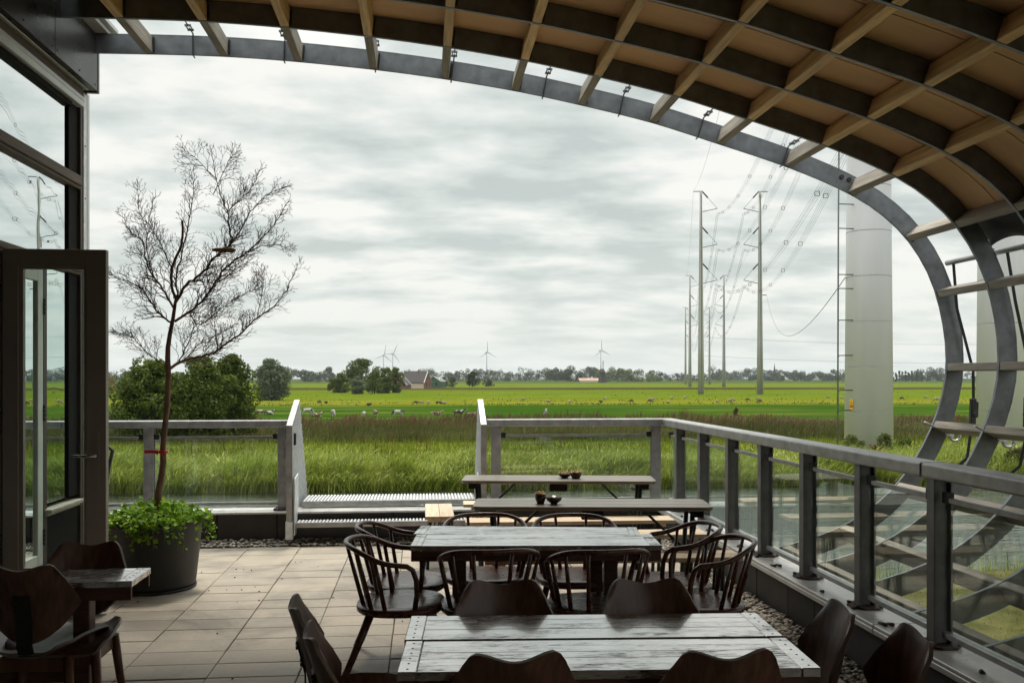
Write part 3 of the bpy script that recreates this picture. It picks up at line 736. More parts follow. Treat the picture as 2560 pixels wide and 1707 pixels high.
# ---------------------------------------------------------------- parapets
def panels(par, along, a0, joints, a1, face, z0, z1):
    js = [a0]+joints+[a1]
    for p_, q_ in zip(js[:-1], js[1:]):
        mb = MB(); d = random.uniform(-.003, .003)
        if along == 'x': mb.box(p_+.004, q_-.004, face+d, face+.06, z0, z1)
        else: mb.box(face+d, face+.06, p_+.004, q_-.004, z0, z1)
        mb.build('panel', CONC_DARK, par, bevel=.003)
parF = thing('parapet_wall', 'low dark parapet wall with zinc cap at the far end of the terrace', 'wall', (0, 9.5, 0))
panels(parF, 'x', -2.92, [-2.05, -1.46, -.30, .62, 1.35, 2.05], 2.45, 9.39, -.02, .285)
mb = MB(); mb.box(-3.1, 2.74, 9.452, 9.64, -3.6, .285); mb.build('core', CONC_DARK, parF)
mb = MB(); mb.box(-3.1, 2.44, 9.36, 9.68, .287, .309); mb.build('cap', SILL, parF, bevel=.004)
parR = thing('parapet_wall', 'low dark parapet wall with bolted zinc cap along the water side of the terrace', 'wall', (2.55, 5.0, 0))
panels(parR, 'y', 1.2, [1.9, 2.7, 3.5, 4.394, 5.176, 5.592, 6.017, 6.6, 7.3, 8.0, 8.7], 9.385, 2.475, -.02, .285)
mb = MB(); mb.box(2.537, 2.74, -4, 9.449, -1.4, .285); mb.build('core', CONC_DARK, parR)
cuts = [-4, 2.2, 4.77, 7.1, 9.68]
for a_, b_ in zip(cuts[:-1], cuts[1:]):
    mb = MB(); mb.box(2.442, 2.80, a_+.003, b_-.003, .287, .309); mb.box(2.440, 2.452, a_+.003, b_-.003, .255, .2868); mb.build('cap', SILL, parR, bevel=.004)
mb = MB()
for y in [1.6+.39*k for k in range(20)]:
    for x in (2.49, 2.53):
        if random.random() < .75:
            mb.tube([(x+random.uniform(-.01, .01), y+random.uniform(-.08, .08), .309)]*1+[(x, y, .318)], .011, 6)
mb.build('cap_screws', RUSTY, parR)['kind'] = 'stuff'

# ---------------------------------------------------------------- railings
def post(par, x, y, ax):
    """flat steel post with end flanges; ax: direction along the rail"""
    mb = MB()
    if ax == 'y':
        mb.box(x-.05, x-.038, y-.035, y+.035, .31, 1.146); mb.box(x+.038, x+.05, y-.035, y+.035, .31, 1.146); mb.box(x-.0378, x+.0378, y-.006, y+.006, .31, 1.146)
    else:
        mb.box(x-.05, x+.05, y-.035, y-.023, .31, 1.146); mb.box(x-.05, x+.05, y+.023, y+.035, .31, 1.146); mb.box(x-.006, x+.006, y-.0228, y+.0228, .31, 1.146)
    p = mb.build('post', GALV_POST if ax == 'y' else GALV_RAIL, par, bevel=.002)
    mb = MB()
    oc = [(x+rx*math.cos(a), y+ry*math.sin(a)) for a in [PI/8+k*PI/4 for k in range(8)] for rx, ry in [(.10, .105)]]
    mb.prism(oc, lambda a, b: (a, b, .309), lambda a, b: (a, b, .321))
    for sx, sy in ((-1, -1), (-1, 1), (1, -1), (1, 1)): mb.tube([(x+sx*.07, y+sy*.06, .321), (x+sx*.07, y+sy*.06, .332)], .012, 6)
    mb.build('base_plate', RUSTY, p)
def rail_y(par, x, ya, yb):
    mb = MB(); mb.box(x-.072, x+.072, ya, yb, 1.147, 1.222); return mb.build('handrail', GALV_RAIL, par, bevel=.012, seg=3)
def glaze(par, ax, c, a, b):
    """bar above and below one pane"""
    def bx(p0, p1, q0, q1, z0, z1):
        m_ = MB()
        if ax == 'y': m_.box(c+p0, c+p1, q0, q1, z0, z1)
        else: m_.box(q0, q1, c+p0, c+p1, z0, z1)
        return m_
    bx(-.014, .014, a, b, 1.035, 1.060).build('glazing_bar', GALV_RAIL, par, bevel=.002)
    bx(-.016, .016, a, b, .362, .392).build('glazing_bar', GALV_RAIL, par, bevel=.002)
    for q0, q1 in ((a, a+.05), (b-.05, b)): bx(-.0165, .0165, q0, q1, 1.032, 1.085).build('clamp', STEEL_DARK, par)
    bx(-.005, .005, a+.004, b-.004, .390, 1.036).build('glass_pane', GLASS, par)
RX = 2.588; ry = [2.02, 2.80, 3.58, 4.37, 5.15, 5.945, 6.72, 7.47, 8.25, 9.03]
rr = thing('railing', 'long galvanised railing with glass panes along the water side', 'railing', (RX, 5.5, .3))
for a_, b_ in ((.2, 4.42), (4.424, 9.445)): rail_y(rr, RX, a_, b_)
for y in ry: post(rr, RX, y, 'y')
for a_, b_ in zip(ry[:-1], ry[1:]): glaze(rr, 'y', RX, a_+.05, b_-.05)
glaze(rr, 'y', RX, .9, 1.97); glaze(rr, 'y', RX, 9.08, 9.40)
FY = 9.52
def rail_x(par, xa, xb):
    mb = MB(); mb.box(xa, xb, FY-.072, FY+.072, 1.147, 1.222); return mb.build('handrail', GALV_RAIL, par, bevel=.012, seg=3)
r1 = thing('railing', 'short galvanised railing with one glass pane right of the steel steps', 'railing', (1.6, FY, .3))
rail_x(r1, .66, 2.66); post(r1, .76, FY, 'x'); post(r1, 2.46, FY, 'x'); glaze(r1, 'x', FY, .81, 2.41)
r2 = thing('railing', 'galvanised railing with glass panes behind the potted tree', 'railing', (-2.2, FY, .3))
rail_x(r2, -2.336, -1.345); rail_x(r2, -4.6, -2.34); post(r2, -1.42, FY, 'x'); post(r2, -2.74, FY, 'x'); post(r2, -4.1, FY, 'x'); glaze(r2, 'x', FY, -2.69, -1.47); glaze(r2, 'x', FY, -4.05, -2.79)

# ---------------------------------------------------------------- galvanised steps over the far parapet
stp = thing('steel_steps', 'pale galvanised steps with ribbed side plates crossing the far parapet', 'steps', (-.35, 9.3, 0))
for xs_, sgn in ((-1.325, 1), (.595, -1)):
    prof = [(9.19, .235), (9.19, 1.17), (9.74, 1.405), (9.78, 1.39), (10.42, .34), (10.42, .235)]
    mb = MB(); x0, x1 = (xs_, xs_+.03)
    mb.prism(prof, lambda a, b: (x0, a, b), lambda a, b: (x1, a, b)); pl = mb.build('side_plate', GALV_PALE, stp, bevel=.002)
    mb = MB()      # edge flats on the front and the sloping top
    mb.box(xs_-.014, xs_+.044, 9.178, 9.189, .24, 1.17); mb.add([], [])
    mb.bar((xs_+.015, 9.183, 1.178), (xs_+.015, 9.745, 1.418), .058, .012); mb.build('edge_flat', GALV_RAIL, pl)
    mb = MB()
    mb.box(xs_-.02, xs_+.05, 9.168, 9.25, .06, .233); mb.build('foot', GALV_PALE, pl)
    mb = MB(); xi = x1 if sgn > 0 else x0
    for q in range(26):
        y = 9.23+.045*q
        zt = 1.17+(y-9.19)*.427 if y < 9.74 else 1.39-(y-9.78)*1.64
        if zt > .40: mb.bar((xi+sgn*.006, y, .25), (xi+sgn*.006, y, zt-.02), .014, .012, up=(0, 1, 0))
    mb.build('ribs', GALV_PALE, pl)['kind'] = 'stuff'
    mb = MB(); b0_, b1_ = (xi+sgn*.03, xi+sgn*.042)
    mb.prism([(9.17, .10), (9.17, .60), (9.20, .66), (9.42, .685), (9.42, .40), (9.30, .10)], lambda a, b: (b0_, a, b), lambda a, b: (b1_, a, b)); mb.build('stringer', GALV_PALE, stp, bevel=.002)
mb = MB(); q = at_y(683, 1080, 9.3); mb.box(-1.294, -1.262, 9.30, 9.345, .98, 1.10); mb.build('latch', STEEL_DARK, stp, bevel=.006)
def tread(y0, y1, z, nm):
    mb = MB(); mb.box(-1.245, .555, y0, y0+.008, z-.045, z); mb.box(-1.245, .555, y1-.008, y1, z-.045, z); t = mb.build('tread', GALV_RAIL, stp)
    mb = MB()
    for q in range(52):
        x = -1.235+.0343*q; m_ = (y0+y1)/2
        mb.add([(x, y0+.009, z-.002), (x+.021, y0+.009, z-.002), (x+.021, y1-.009, z-.002), (x, y1-.009, z-.002), (x+.004, y0+.009, z+.006), (x+.017, y0+.009, z+.006), (x+.017, y1-.009, z+.006), (x+.004, y1-.009, z+.006)],
               [(4, 5, 6, 7), (0, 1, 5, 4), (1, 2, 6, 5), (2, 3, 7, 6), (3, 0, 4, 7)])
    mb.build('grating_bars', GALV_PALE, t)['kind'] = 'stuff'
    mb = MB(); mb.box(-1.245, .555, y0+.01, y1-.01, z-.02, z-.008); mb.build('tray', GALV_RAIL, t)
tread(9.60, 10.12, .375, 'upper'); tread(9.15, 9.34, .225, 'lower')

# ---------------------------------------------------------------- furniture
# --- plank tables: two narrow tables make one long dining table
def plank_table(label, x0, x1, yc_l, yc_r, dp=.335, z=.75, legs=True, seed=0, group='narrow plank tables'):
    """table lying between x0 and x1; yc_l and yc_r are the centre line's y at both ends"""
    ln = x1-x0; t = thing('plank_table', label, 'table', (0, 0, 0), group)
    rs = random.Random(seed)
    n = 5; pw = dp/n; th = .028
    for k in range(n):
        mb = MB(); e = .0006
        mb.box(-ln/2+.062, ln/2-.062, -dp/2+pw*k+e, -dp/2+pw*(k+1)-e, z-th+rs.uniform(-.001, .001), z+rs.uniform(-.0007, .0003)); mb.build('plank', TABLE, t, bevel=.0012)
    for sx in (-1, 1):
        mb = MB(); a, b = sorted((sx*(ln/2-.06), sx*ln/2)); mb.box(a, b, -dp/2-.002, dp/2+.002, z-th-.001, z+.001); eb = mb.build('end_batten', TABLE, t, bevel=.003)
        mb = MB()
        for k in range(6): mb.tube([(sx*(ln/2-.03), -dp/2+dp*(k+.5)/6, z+.0008), (sx*(ln/2-.03)+.0, -dp/2+dp*(k+.5)/6, z+.0016)], .0042, 8)
        mb.build('screw_heads', RUSTY, eb)['kind'] = 'stuff'
    for sy in (-1, 1):
        mb = MB(); a, b = sorted((sy*(dp/2-.022), sy*(dp/2-.002))); mb.box(-ln/2+.004, ln/2-.004, a, b, z-.085, z-th-.002); mb.build('apron', TABLE_SIDE, t, bevel=.003)
    if legs:
        lx = ln*.31
        for sx in (-1, 1):
            mb = MB(); mb.box(sx*lx-.036, sx*lx+.036, -.04, .04, .05, z-th-.003); mb.build('leg', TABLE_SIDE, t, bevel=.004)
            mb = MB(); mb.box(sx*lx-.035, sx*lx+.035, -dp/2-.02, dp/2+.02, 0, .0498); mb.build('foot', TABLE_SIDE, t, bevel=.006)
        mb = MB(); mb.box(-lx+.037, lx-.037, -.018, .018, .27, .34); mb.build('stretcher', TABLE_SIDE, t, bevel=.003)
    t.location = ((x0+x1)/2, (yc_l+yc_r)/2, 0); t.rotation_euler = (0, 0, math.atan2(yc_r-yc_l, x1-x0)); return t
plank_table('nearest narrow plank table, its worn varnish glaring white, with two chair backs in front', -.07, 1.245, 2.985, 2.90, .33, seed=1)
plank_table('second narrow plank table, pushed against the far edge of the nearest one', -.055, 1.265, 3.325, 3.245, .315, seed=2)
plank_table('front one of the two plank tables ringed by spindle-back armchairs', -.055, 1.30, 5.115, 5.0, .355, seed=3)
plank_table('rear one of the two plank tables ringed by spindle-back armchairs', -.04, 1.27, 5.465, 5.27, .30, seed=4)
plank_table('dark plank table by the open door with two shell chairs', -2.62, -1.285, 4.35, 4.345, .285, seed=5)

# --- folding beer tables and benches
def beer_table(label, xl, xr, yl, yr, dp, z=.765):
    ln = xr-xl; t = thing('folding_table', label, 'table', (0, 0, 0), 'grey folding tables by the far railing')
    for k in range(3):
        mb = MB(); y0 = -dp/2+dp*k/3; y1 = y0+dp/3
        ins = [(-ln/2, y0+.002), (ln/2, y0+.002), (ln/2, y1-.002), (-ln/2, y1-.002)]
        if k == 0: ins = [(-ln/2+.05, y0), (ln/2-.05, y0), (ln/2-.015, y0+.015), (ln/2, y0+.05), (ln/2, y1-.002), (-ln/2, y1-.002), (-ln/2, y0+.05), (-ln/2+.015, y0+.015)]
        if k == 2: ins = [(-ln/2, y0+.002), (ln/2, y0+.002), (ln/2, y1-.05), (ln/2-.015, y1-.015), (ln/2-.05, y1), (-ln/2+.05, y1), (-ln/2+.015, y1-.015), (-ln/2, y1-.05)]
        mb.prism(ins, lambda a, b: (a, b, z-.027), lambda a, b: (a, b, z)); mb.build('plank', GREYWOOD, t, bevel=.003)
    for sx in (-1, 1):
        mb = MB(); mb.box(sx*(ln/2-.10)-.035, sx*(ln/2-.10)+.035, -dp/2+.03, dp/2-.03, z-.075, z-.028); mb.build('cross_batten', PAINT_BLACK, t, bevel=.003)
        for sy in (-1, 1):
            mb = MB(); mb.tube([(sx*(ln/2-.13), sy*(dp/2-.10), z-.03), (sx*(ln/2-.17), sy*(dp/2-.035), 0)], .017, 8); mb.build('leg', LEG_GREEN, t)
        mb = MB(); mb.tube([(sx*(ln/2-.165), -(dp/2-.05), .12), (sx*(ln/2-.165), dp/2-.05, .12)], .010, 6); mb.build('leg_bar', LEG_GREEN, t)
        mb = MB(); mb.bar((sx*(ln/2-.15), 0, .42), (sx*(ln/2-.47), 0, z-.04), .035, .018); mb.build('brace', LEG_GREEN, t)
    mb = MB(); mb.box(-.075, .075, -dp/2+.04, dp/2-.04, z-.095, z-.028); mb.build('middle_batten', PAINT_BLACK, t, bevel=.003)
    t.location = ((xl+xr)/2, (yl+yr)/2, 0); t.rotation_euler = (0, 0, math.atan2(yr-yl, xr-xl)); return t
beer_table('nearer grey folding table, carrying one tall and one flat bowl', .36, 2.02, 6.52, 6.32, .44)
beer_table('grey folding table against the far railing, with two bowls of peanuts on it', .35, 2.04, 8.15, 7.92, .46)
def bench(label, x, y, ln, rot, z=.475, dp=.25):
    t = thing('bench', label, 'bench', (0, 0, 0), 'pale folding benches')
    for k in (0, 1):
        mb = MB(); y0 = -dp/2+dp*k/2
        mb.box(-ln/2, ln/2, y0+.001, y0+dp/2-.001, z-.03, z); mb.build('plank', BENCHTOP, t, bevel=.005, seg=2)
    for sx in (-1, 1):
        mb = MB(); mb.box(sx*(ln/2-.1)-.025, sx*(ln/2-.1)+.025, -dp/2+.02, dp/2-.02, z-.06, z-.031); mb.build('cross_batten', BENCHTOP, t)
        for sy in (-1, 1):
            mb = MB(); mb.tube([(sx*(ln/2-.12), sy*(dp/2-.045), z-.03), (sx*(ln/2-.14), sy*(dp/2-.02), 0)], .015, 8); mb.build('leg', LEG_GREEN, t)
        mb = MB(); mb.bar((sx*(ln/2-.13), -(dp/2-.03), .12), (sx*(ln/2-.13), 0, z-.06), .012, .012); mb.bar((sx*(ln/2-.13), dp/2-.03, .12), (sx*(ln/2-.13), 0, z-.06), .012, .012); mb.build('brace', LEG_GREEN, t)
    t.location = (x, y, 0); t.rotation_euler = (0, 0, rot); return t
bench('pale wooden bench seen end-on beside the steel steps', .145, 8.2, .80, PI/2)
bench('pale wooden bench on the near side of the far folding table', 1.22, 7.56, 1.74, -.02)
bench('pale wooden bench between the far folding table and the parapet', 1.25, 8.62, 1.74, -.03)
bench('pale wooden bench between the two grey folding tables, its right end in view', 1.30, 6.86, 1.7, -.02)
bench('pale wooden bench on the near side of the nearer folding table', 1.25, 5.98, 1.7, -.02)

# --- bowls
def bowl(label, p, r, h, rb, nuts):
    t = thing('bowl', label, 'bowl', (p[0], p[1], p[2]), 'brown snack bowls')
    mb = MB(); pr = [(0, .004), (rb, 0), (rb*1.02, .006), (rb+(r-rb)*.62, h*.45), (r, h), (r-.005, h), (rb+(r-rb)*.5, h*.42), (rb*.7, .012), (0, .01)]
    mb.lathe(pr, tuple(p), 20); mb.build('bowl_shell', BOWL, t)
    if nuts:
        mb = MB(); rn = random.Random(int(p[0]*999))
        for _ in range(26):
            a, q = rn.random()*6.28, r*.8*math.sqrt(rn.random()); c = Vector((p[0]+q*math.cos(a), p[1]+q*math.sin(a), p[2]+h*.85+.026*(1-(q/r)**2)*rn.random()))
            d = Vector((rn.uniform(-1, 1), rn.uniform(-1, 1), rn.uniform(-.4, .4))).normalized()*.014
            mb.tube([c-d, c-d*.5, c, c+d*.5, c+d], [.003, .0075, .005, .0075, .003], 6)
        mb.build('peanuts', NUTS, t)['kind'] = 'stuff'
ZT = .766
bowl('flat brown bowl of peanuts, left one on the far folding table', (1.25, 8.02, ZT), .060, .040, .030, True)
bowl('rounder brown bowl heaped with peanuts, right one on the far folding table', (1.345, 7.98, ZT), .058, .055, .034, True)
bowl('tall cup-shaped brown bowl heaped with peanuts on the nearer folding table', (.826, 6.40, ZT), .043, .070, .026, True)
bowl('wide flat brown bowl on the nearer folding table', (.918, 6.37, ZT), .062, .052, .024, False)

# --- dark plywood shell chairs
def shell_grid(fn, nu, nv, th, mbld, edge_only=False):
    """thin curved sheet with thickness from fn(u,v)->(point, normal)"""
    A, B = [], []
    for j in range(nv+1):
        for i in range(nu+1):
            p, n = fn(i/nu*2-1, j/nv); p, n = Vector(p), Vector(n).normalized(); A.append(p+n*th/2); B.append(p-n*th/2)
    W = nu+1; M_ = W*(nv+1); F_ = []
    for j in range(nv):
        for i in range(nu):
            a = j*W+i; F_.append((a, a+1, a+W+1, a+W)); F_.append((M_+a, M_+a+W, M_+a+W+1, M_+a+1))
    mbld.add(A+B, F_, True)
    bd = [i for i in range(W)]+[j*W+nu for j in range(1, nv+1)]+[nv*W+i for i in range(nu-1, -1, -1)]+[j*W for j in range(nv-1, 0, -1)]
    vs = [A[k] for k in bd]+[B[k] for k in bd]; m = len(bd)
    return vs, [(k, (k+1) % m, m+(k+1) % m, m+k) for k in range(m)]
def interp(xs, ys, x):
    for i in range(len(xs)-1):
        if x <= xs[i+1]:
            t = (x-xs[i])/(xs[i+1]-xs[i]); t = max(0, t); t = t*t*(3-2*t)*.5+t*.5
            return ys[i]*(1-t)+ys[i+1]*t
    return ys[-1]
BACKTOP = .855
def shell_chair(label):
    """faces -Y; seat centre above the origin"""
    t = thing('shell_chair', label, 'chair', (0, 0, 0), 'dark plywood shell chairs')
    H0 = .545                                     # lower edge of the back
    def back(u, v):
        hw = interp([0, .12, .42, .62, .8, 1.0], [.105, .15, .212, .194, .172, .150], v)
        top = H0+(BACKTOP-H0)*v
        # ears at both top corners, a dip between them; the lower edge bellies down
        w_ = abs(u)
        dip = .0118*(1+math.cos(PI*min(1, w_/.78)))+.034*max(0, (w_-.74)/.26)**2.2
        z = top - v**3*dip - (1-v)**3*.045*(1-w_**2)
        cv = .075*(u*hw/.212)**2
        y = .155+.105*v - cv + .02*(1-v)
        
        nrm = Vector((-2*.075*u/.212*.9, -1, .2))
        return (u*hw, y, z), nrm
    mb = MB(); vs, fs = shell_grid(back, 18, 14, .013, mb); bk = mb.build('backrest', CHAIR_SHELL, t, flip=False)
    m2 = MB(); m2.add(vs, fs, True); m2.build('back_edge', CHAIR_EDGE, bk)
    for sx in (-.026, .026):
        for zz in (.635, .695):
            m3 = MB(); m3.tube([(sx, .205+(zz-.60)*.25, zz), (sx, .216+(zz-.60)*.25, zz)], .007, 8); m3.build('bolt_head', RUSTY, bk)
    def seat(u, v):
        hw = interp([0, .2, .5, .8, 1], [.13, .185, .215, .225, .19], v)
        y = .19-.40*v
        lift = .055*max(0, (abs(u)-.45)/.55)**2*(.35+.65*math.sin(PI*min(1, v*.9+.1)))
        z = .448+lift-.014*math.sin(PI*v)*(1-abs(u))-.02*max(0, (v-.85)/.15)**2+.012*(1-v)
        return (u*hw, y+.025*u*u*(1-2*v), z), Vector((-.5*u*abs(u), 0, 1))
    mb = MB(); vs, fs = shell_grid(seat, 16, 12, .013, mb); se = mb.build('seat', CHAIR_SHELL, t, flip=False)
    m2 = MB(); m2.add(vs, fs, True); m2.build('seat_edge', CHAIR_EDGE, se)
    mb = MB(); pth = [(.0, .02, .432), (0, .13, .434), (0, .185, .45), (0, .205, .50), (0, .206, .60), (0, .221, .66), (0, .236, .72)]
    for a, b in zip(pth[:-1], pth[1:]): mb.bar(a, b, .066, .006, up=(0, 1, .3) if a[2] > .44 else (0, 0, 1))
    mb.build('bracket', STEEL_DARK, t)
    mb = MB()
    for q in ((-.155, .155, -.135, -.115), (-.15, .15, .115, .135)): mb.box(q[0], q[1], q[2], q[3], .365, .425)
    for sx in (-1, 1):
        a, b = sorted((sx*.150, sx*.130)); mb.box(a, b, -.1148, .1148, .366, .424)
    mb.build('seat_frame', CHAIR_LEG, t, bevel=.003)
    for sx, sy in ((-1, -1), (1, -1), (-1, 1), (1, 1)):
        mb = MB(); mb.tube([(sx*.15, sy*.125, .43), (sx*.168, sy*(.15 if sy < 0 else .155), .22), (sx*.195, sy*(.18 if sy < 0 else .205), 0)], [.022, .0185, .0125], 10); mb.build('leg', CHAIR_LEG, t)
    return t
sc0 = None
def place_shell(label, x, y, rot):
    global sc0
    if sc0 is None: sc0 = shell_chair(label); sc0.location = (x, y, 0); sc0.rotation_euler = (0, 0, rot); return sc0
    return dup(sc0, (x, y, 0), rot, label)
# back centre sits .215 behind the origin (towards +Y when rot = 0)
place_shell('shell chair with its back to us, left one in front of the nearest plank table', .255, 2.88, PI+.05)
place_shell('shell chair with its back to us, right one in front of the nearest plank table', .885, 2.845, PI+.02)
place_shell('shell chair facing us, left one behind the second plank table', .305, 3.36, -.04)
place_shell('shell chair facing us, right one behind the second plank table', .88, 3.33, -.03)
place_shell('shell chair at the left end of the second plank table, showing its curved back edge-on', -.215, 3.36, PI/2+.14)
place_shell('shell chair at the left end of the nearest plank table, in front of its twin', -.115, 2.985, PI/2+.15)
place_shell('shell chair at the right end of the second plank table beside the parapet', 1.225, 3.10, -PI/2-.16)
place_shell('shell chair at the right end of the nearest plank table beside the parapet', 1.31, 2.77, -PI/2-.18)
place_shell('shell chair facing us behind the dark table by the door', -1.615, 4.40, .0)
place_shell('shell chair, its back to us, in front of the dark table by the door', -1.70, 4.32, PI-.02)

# --- bentwood spindle-back armchairs
def spindle_chair(label):
    t = thing('spindle_armchair', label, 'chair', (0, 0, 0), 'bentwood spindle-back armchairs')
    mb = MB(); out = []
    for k in range(40):
        a = 2*PI*k/40; c, s = math.cos(a), math.sin(a)
        out.append((.252*math.copysign(abs(c)**.75, c), -.02+.235*math.copysign(abs(s)**.8, s)))
    rings = [(.94, .416), (1.0, .428), (1.0, .446), (.97, .456), (.55, .447), (.0, .444)]
    vs = [(x*f, y*f, z) for f, z in rings[:-1] for x, y in out]; vs += [(x*.0, y*0, .444) for x, y in out[:1]]
    n = 40; fs = [(r*n+k, r*n+(k+1) % n, (r+1)*n+(k+1) % n, (r+1)*n+k) for r in range(4) for k in range(n)]
    fs += [(4*n+k, 4*n+(k+1) % n, 5*n) for k in range(n)]; fs += [tuple(range(n-1, -1, -1))]
    mb.add(vs, fs, True); mb.build('seat', BENT, t)
    # bow: up from the seat front, back along the arm, round the back
    def top(a):     # a from 0 (right front) .. 1 (left front)
        th = -.12*PI+1.24*PI*a
        x, y = .262*math.cos(th), .06+.215*math.sin(th)
        if y < .06: y = .06+(y-.06)*1.2
        q_ = min(1, max(0, (math.sin(th)+.37)/1.37)); return Vector((x, y, .690+.085*q_*q_*(3-2*q_)))
    pts = [Vector((.200, -.105, .445)), Vector((.218, -.118, .53)), Vector((.236, -.116, .61)), Vector((.246, -.098, .665)), Vector((.249, -.068, .685))]
    pts += [top(k/26) for k in range(1, 26)]
    pts += [Vector((-p.x, p.y, p.z)) for p in pts[4::-1]]
    mb = MB(); mb.tube(pts, .0138, 10); mb.build('bow', BENT, t)
    for a in (.14, .27, .40, .60, .73, .86, ):
        p = top(a); th = -.12*PI+1.24*PI*a
        f = Vector((.205*math.cos(th), .02+.165*math.sin(th), .445))
        mb = MB(); mb.tube([f, f.lerp(p, .5), p], [.0125, .0115, .009], 8); mb.build('spindle', BENT, t)
    for sx, sy in ((-1, -1), (1, -1), (-1, 1), (1, 1)):
        mb = MB(); mb.tube([(sx*.15, sy*.125, .43), (sx*.19, sy*(.175 if sy < 0 else .215), .2), (sx*.225, sy*(.225 if sy < 0 else .305), 0)], [.022, .019, .015], 10); lg = mb.build('leg', BENT, t)
    return t
sp0 = None
def place_spindle(label, x, y, rot):
    global sp0
    if sp0 is None: sp0 = spindle_chair(label); sp0.location = (x, y, 0); sp0.rotation_euler = (0, 0, rot); return sp0
    return dup(sp0, (x, y, 0), rot, label)
place_spindle('spindle armchair at the left end of the ringed tables, its whole seat in view', -.135, 4.97, PI/2-.06)
place_spindle('spindle armchair at the left end of the ringed tables, half hidden behind its twin', -.115, 5.47, PI/2-.03)
place_spindle('spindle armchair with its back to us, left one before the ringed tables', .345, 4.86, PI+.03)
place_spindle('spindle armchair with its back to us, right one before the ringed tables', .915, 4.80, PI+.05)
place_spindle('spindle armchair at the right end of the ringed tables, nearest the camera', 1.50, 4.82, -PI/2-.05)
place_spindle('spindle armchair at the right end of the ringed tables, behind its twin', 1.475, 5.30, -PI/2-.02)
place_spindle('spindle armchair of which only the bow shows, left one beyond the ringed tables', .385, 5.60, .0)
place_spindle('spindle armchair of which only the bow shows, right one beyond the ringed tables', .935, 5.52, -.02)

# --- metal chair half hidden by the open door
t = thing('metal_chair', 'dark metal chair with a looped back, half hidden behind the open door', 'chair', (-3.07, 8.63, 0))
mb = MB(); mb.tube([(-3.22, 8.80, .45), (-3.22, 8.86, .80), (-3.21, 8.88, .97), (-3.16, 8.885, 1.02), (-2.94, 8.885, 1.02), (-2.89, 8.88, .97), (-2.92, 8.86, .80), (-2.95, 8.80, .45)], .017, 10); mb.build('back_loop', STEEL_DARK, t)
mb = MB(); mb.lathe([(0, .43), (.19, .43), (.20, .44), (.19, .455), (0, .452)], (-3.07, 8.63, 0), 24); mb.build('seat', STEEL_DARK, t)
for dx, dy in ((-.15, -.15), (.15, -.15), (-.15, .17), (.15, .17)):
    mb = MB(); mb.tube([(-3.07+dx*.8, 8.63+dy*.8, .44), (-3.07+dx*1.2, 8.63+dy*1.2, 0)], .012, 8); mb.build('leg', STEEL_DARK, t)

# ---------------------------------------------------------------- pot, bare tree and trailing plant
PX_, PY_ = -2.10, 7.46
pot = thing('plant_pot', 'big black plastic pot holding the bare tree', 'pot', (PX_, PY_, 0))
mb = MB(); mb.lathe([(0, .012), (.285, .012), (.30, .03), (.305, .05), (.352, .50), (.372, .505), (.378, .525), (.372, .545), (.355, .545), (.345, .50), (.33, .42)], (PX_, PY_, 0), 48); mb.build('pot_wall', PLASTIC, pot)
mb = MB(); mb.lathe([(0, 0), (.29, 0), (.308, .008), (.310, .02), (.304, .022), (.295, .012), (0, .012)], (PX_, PY_, 0), 40); mb.build('saucer', PLASTIC, pot)
mb = MB(); mb.lathe([(.345, .465), (.2, .485), (0, .495)], (PX_, PY_, 0), 32); mb.build('soil', SOIL, pot)

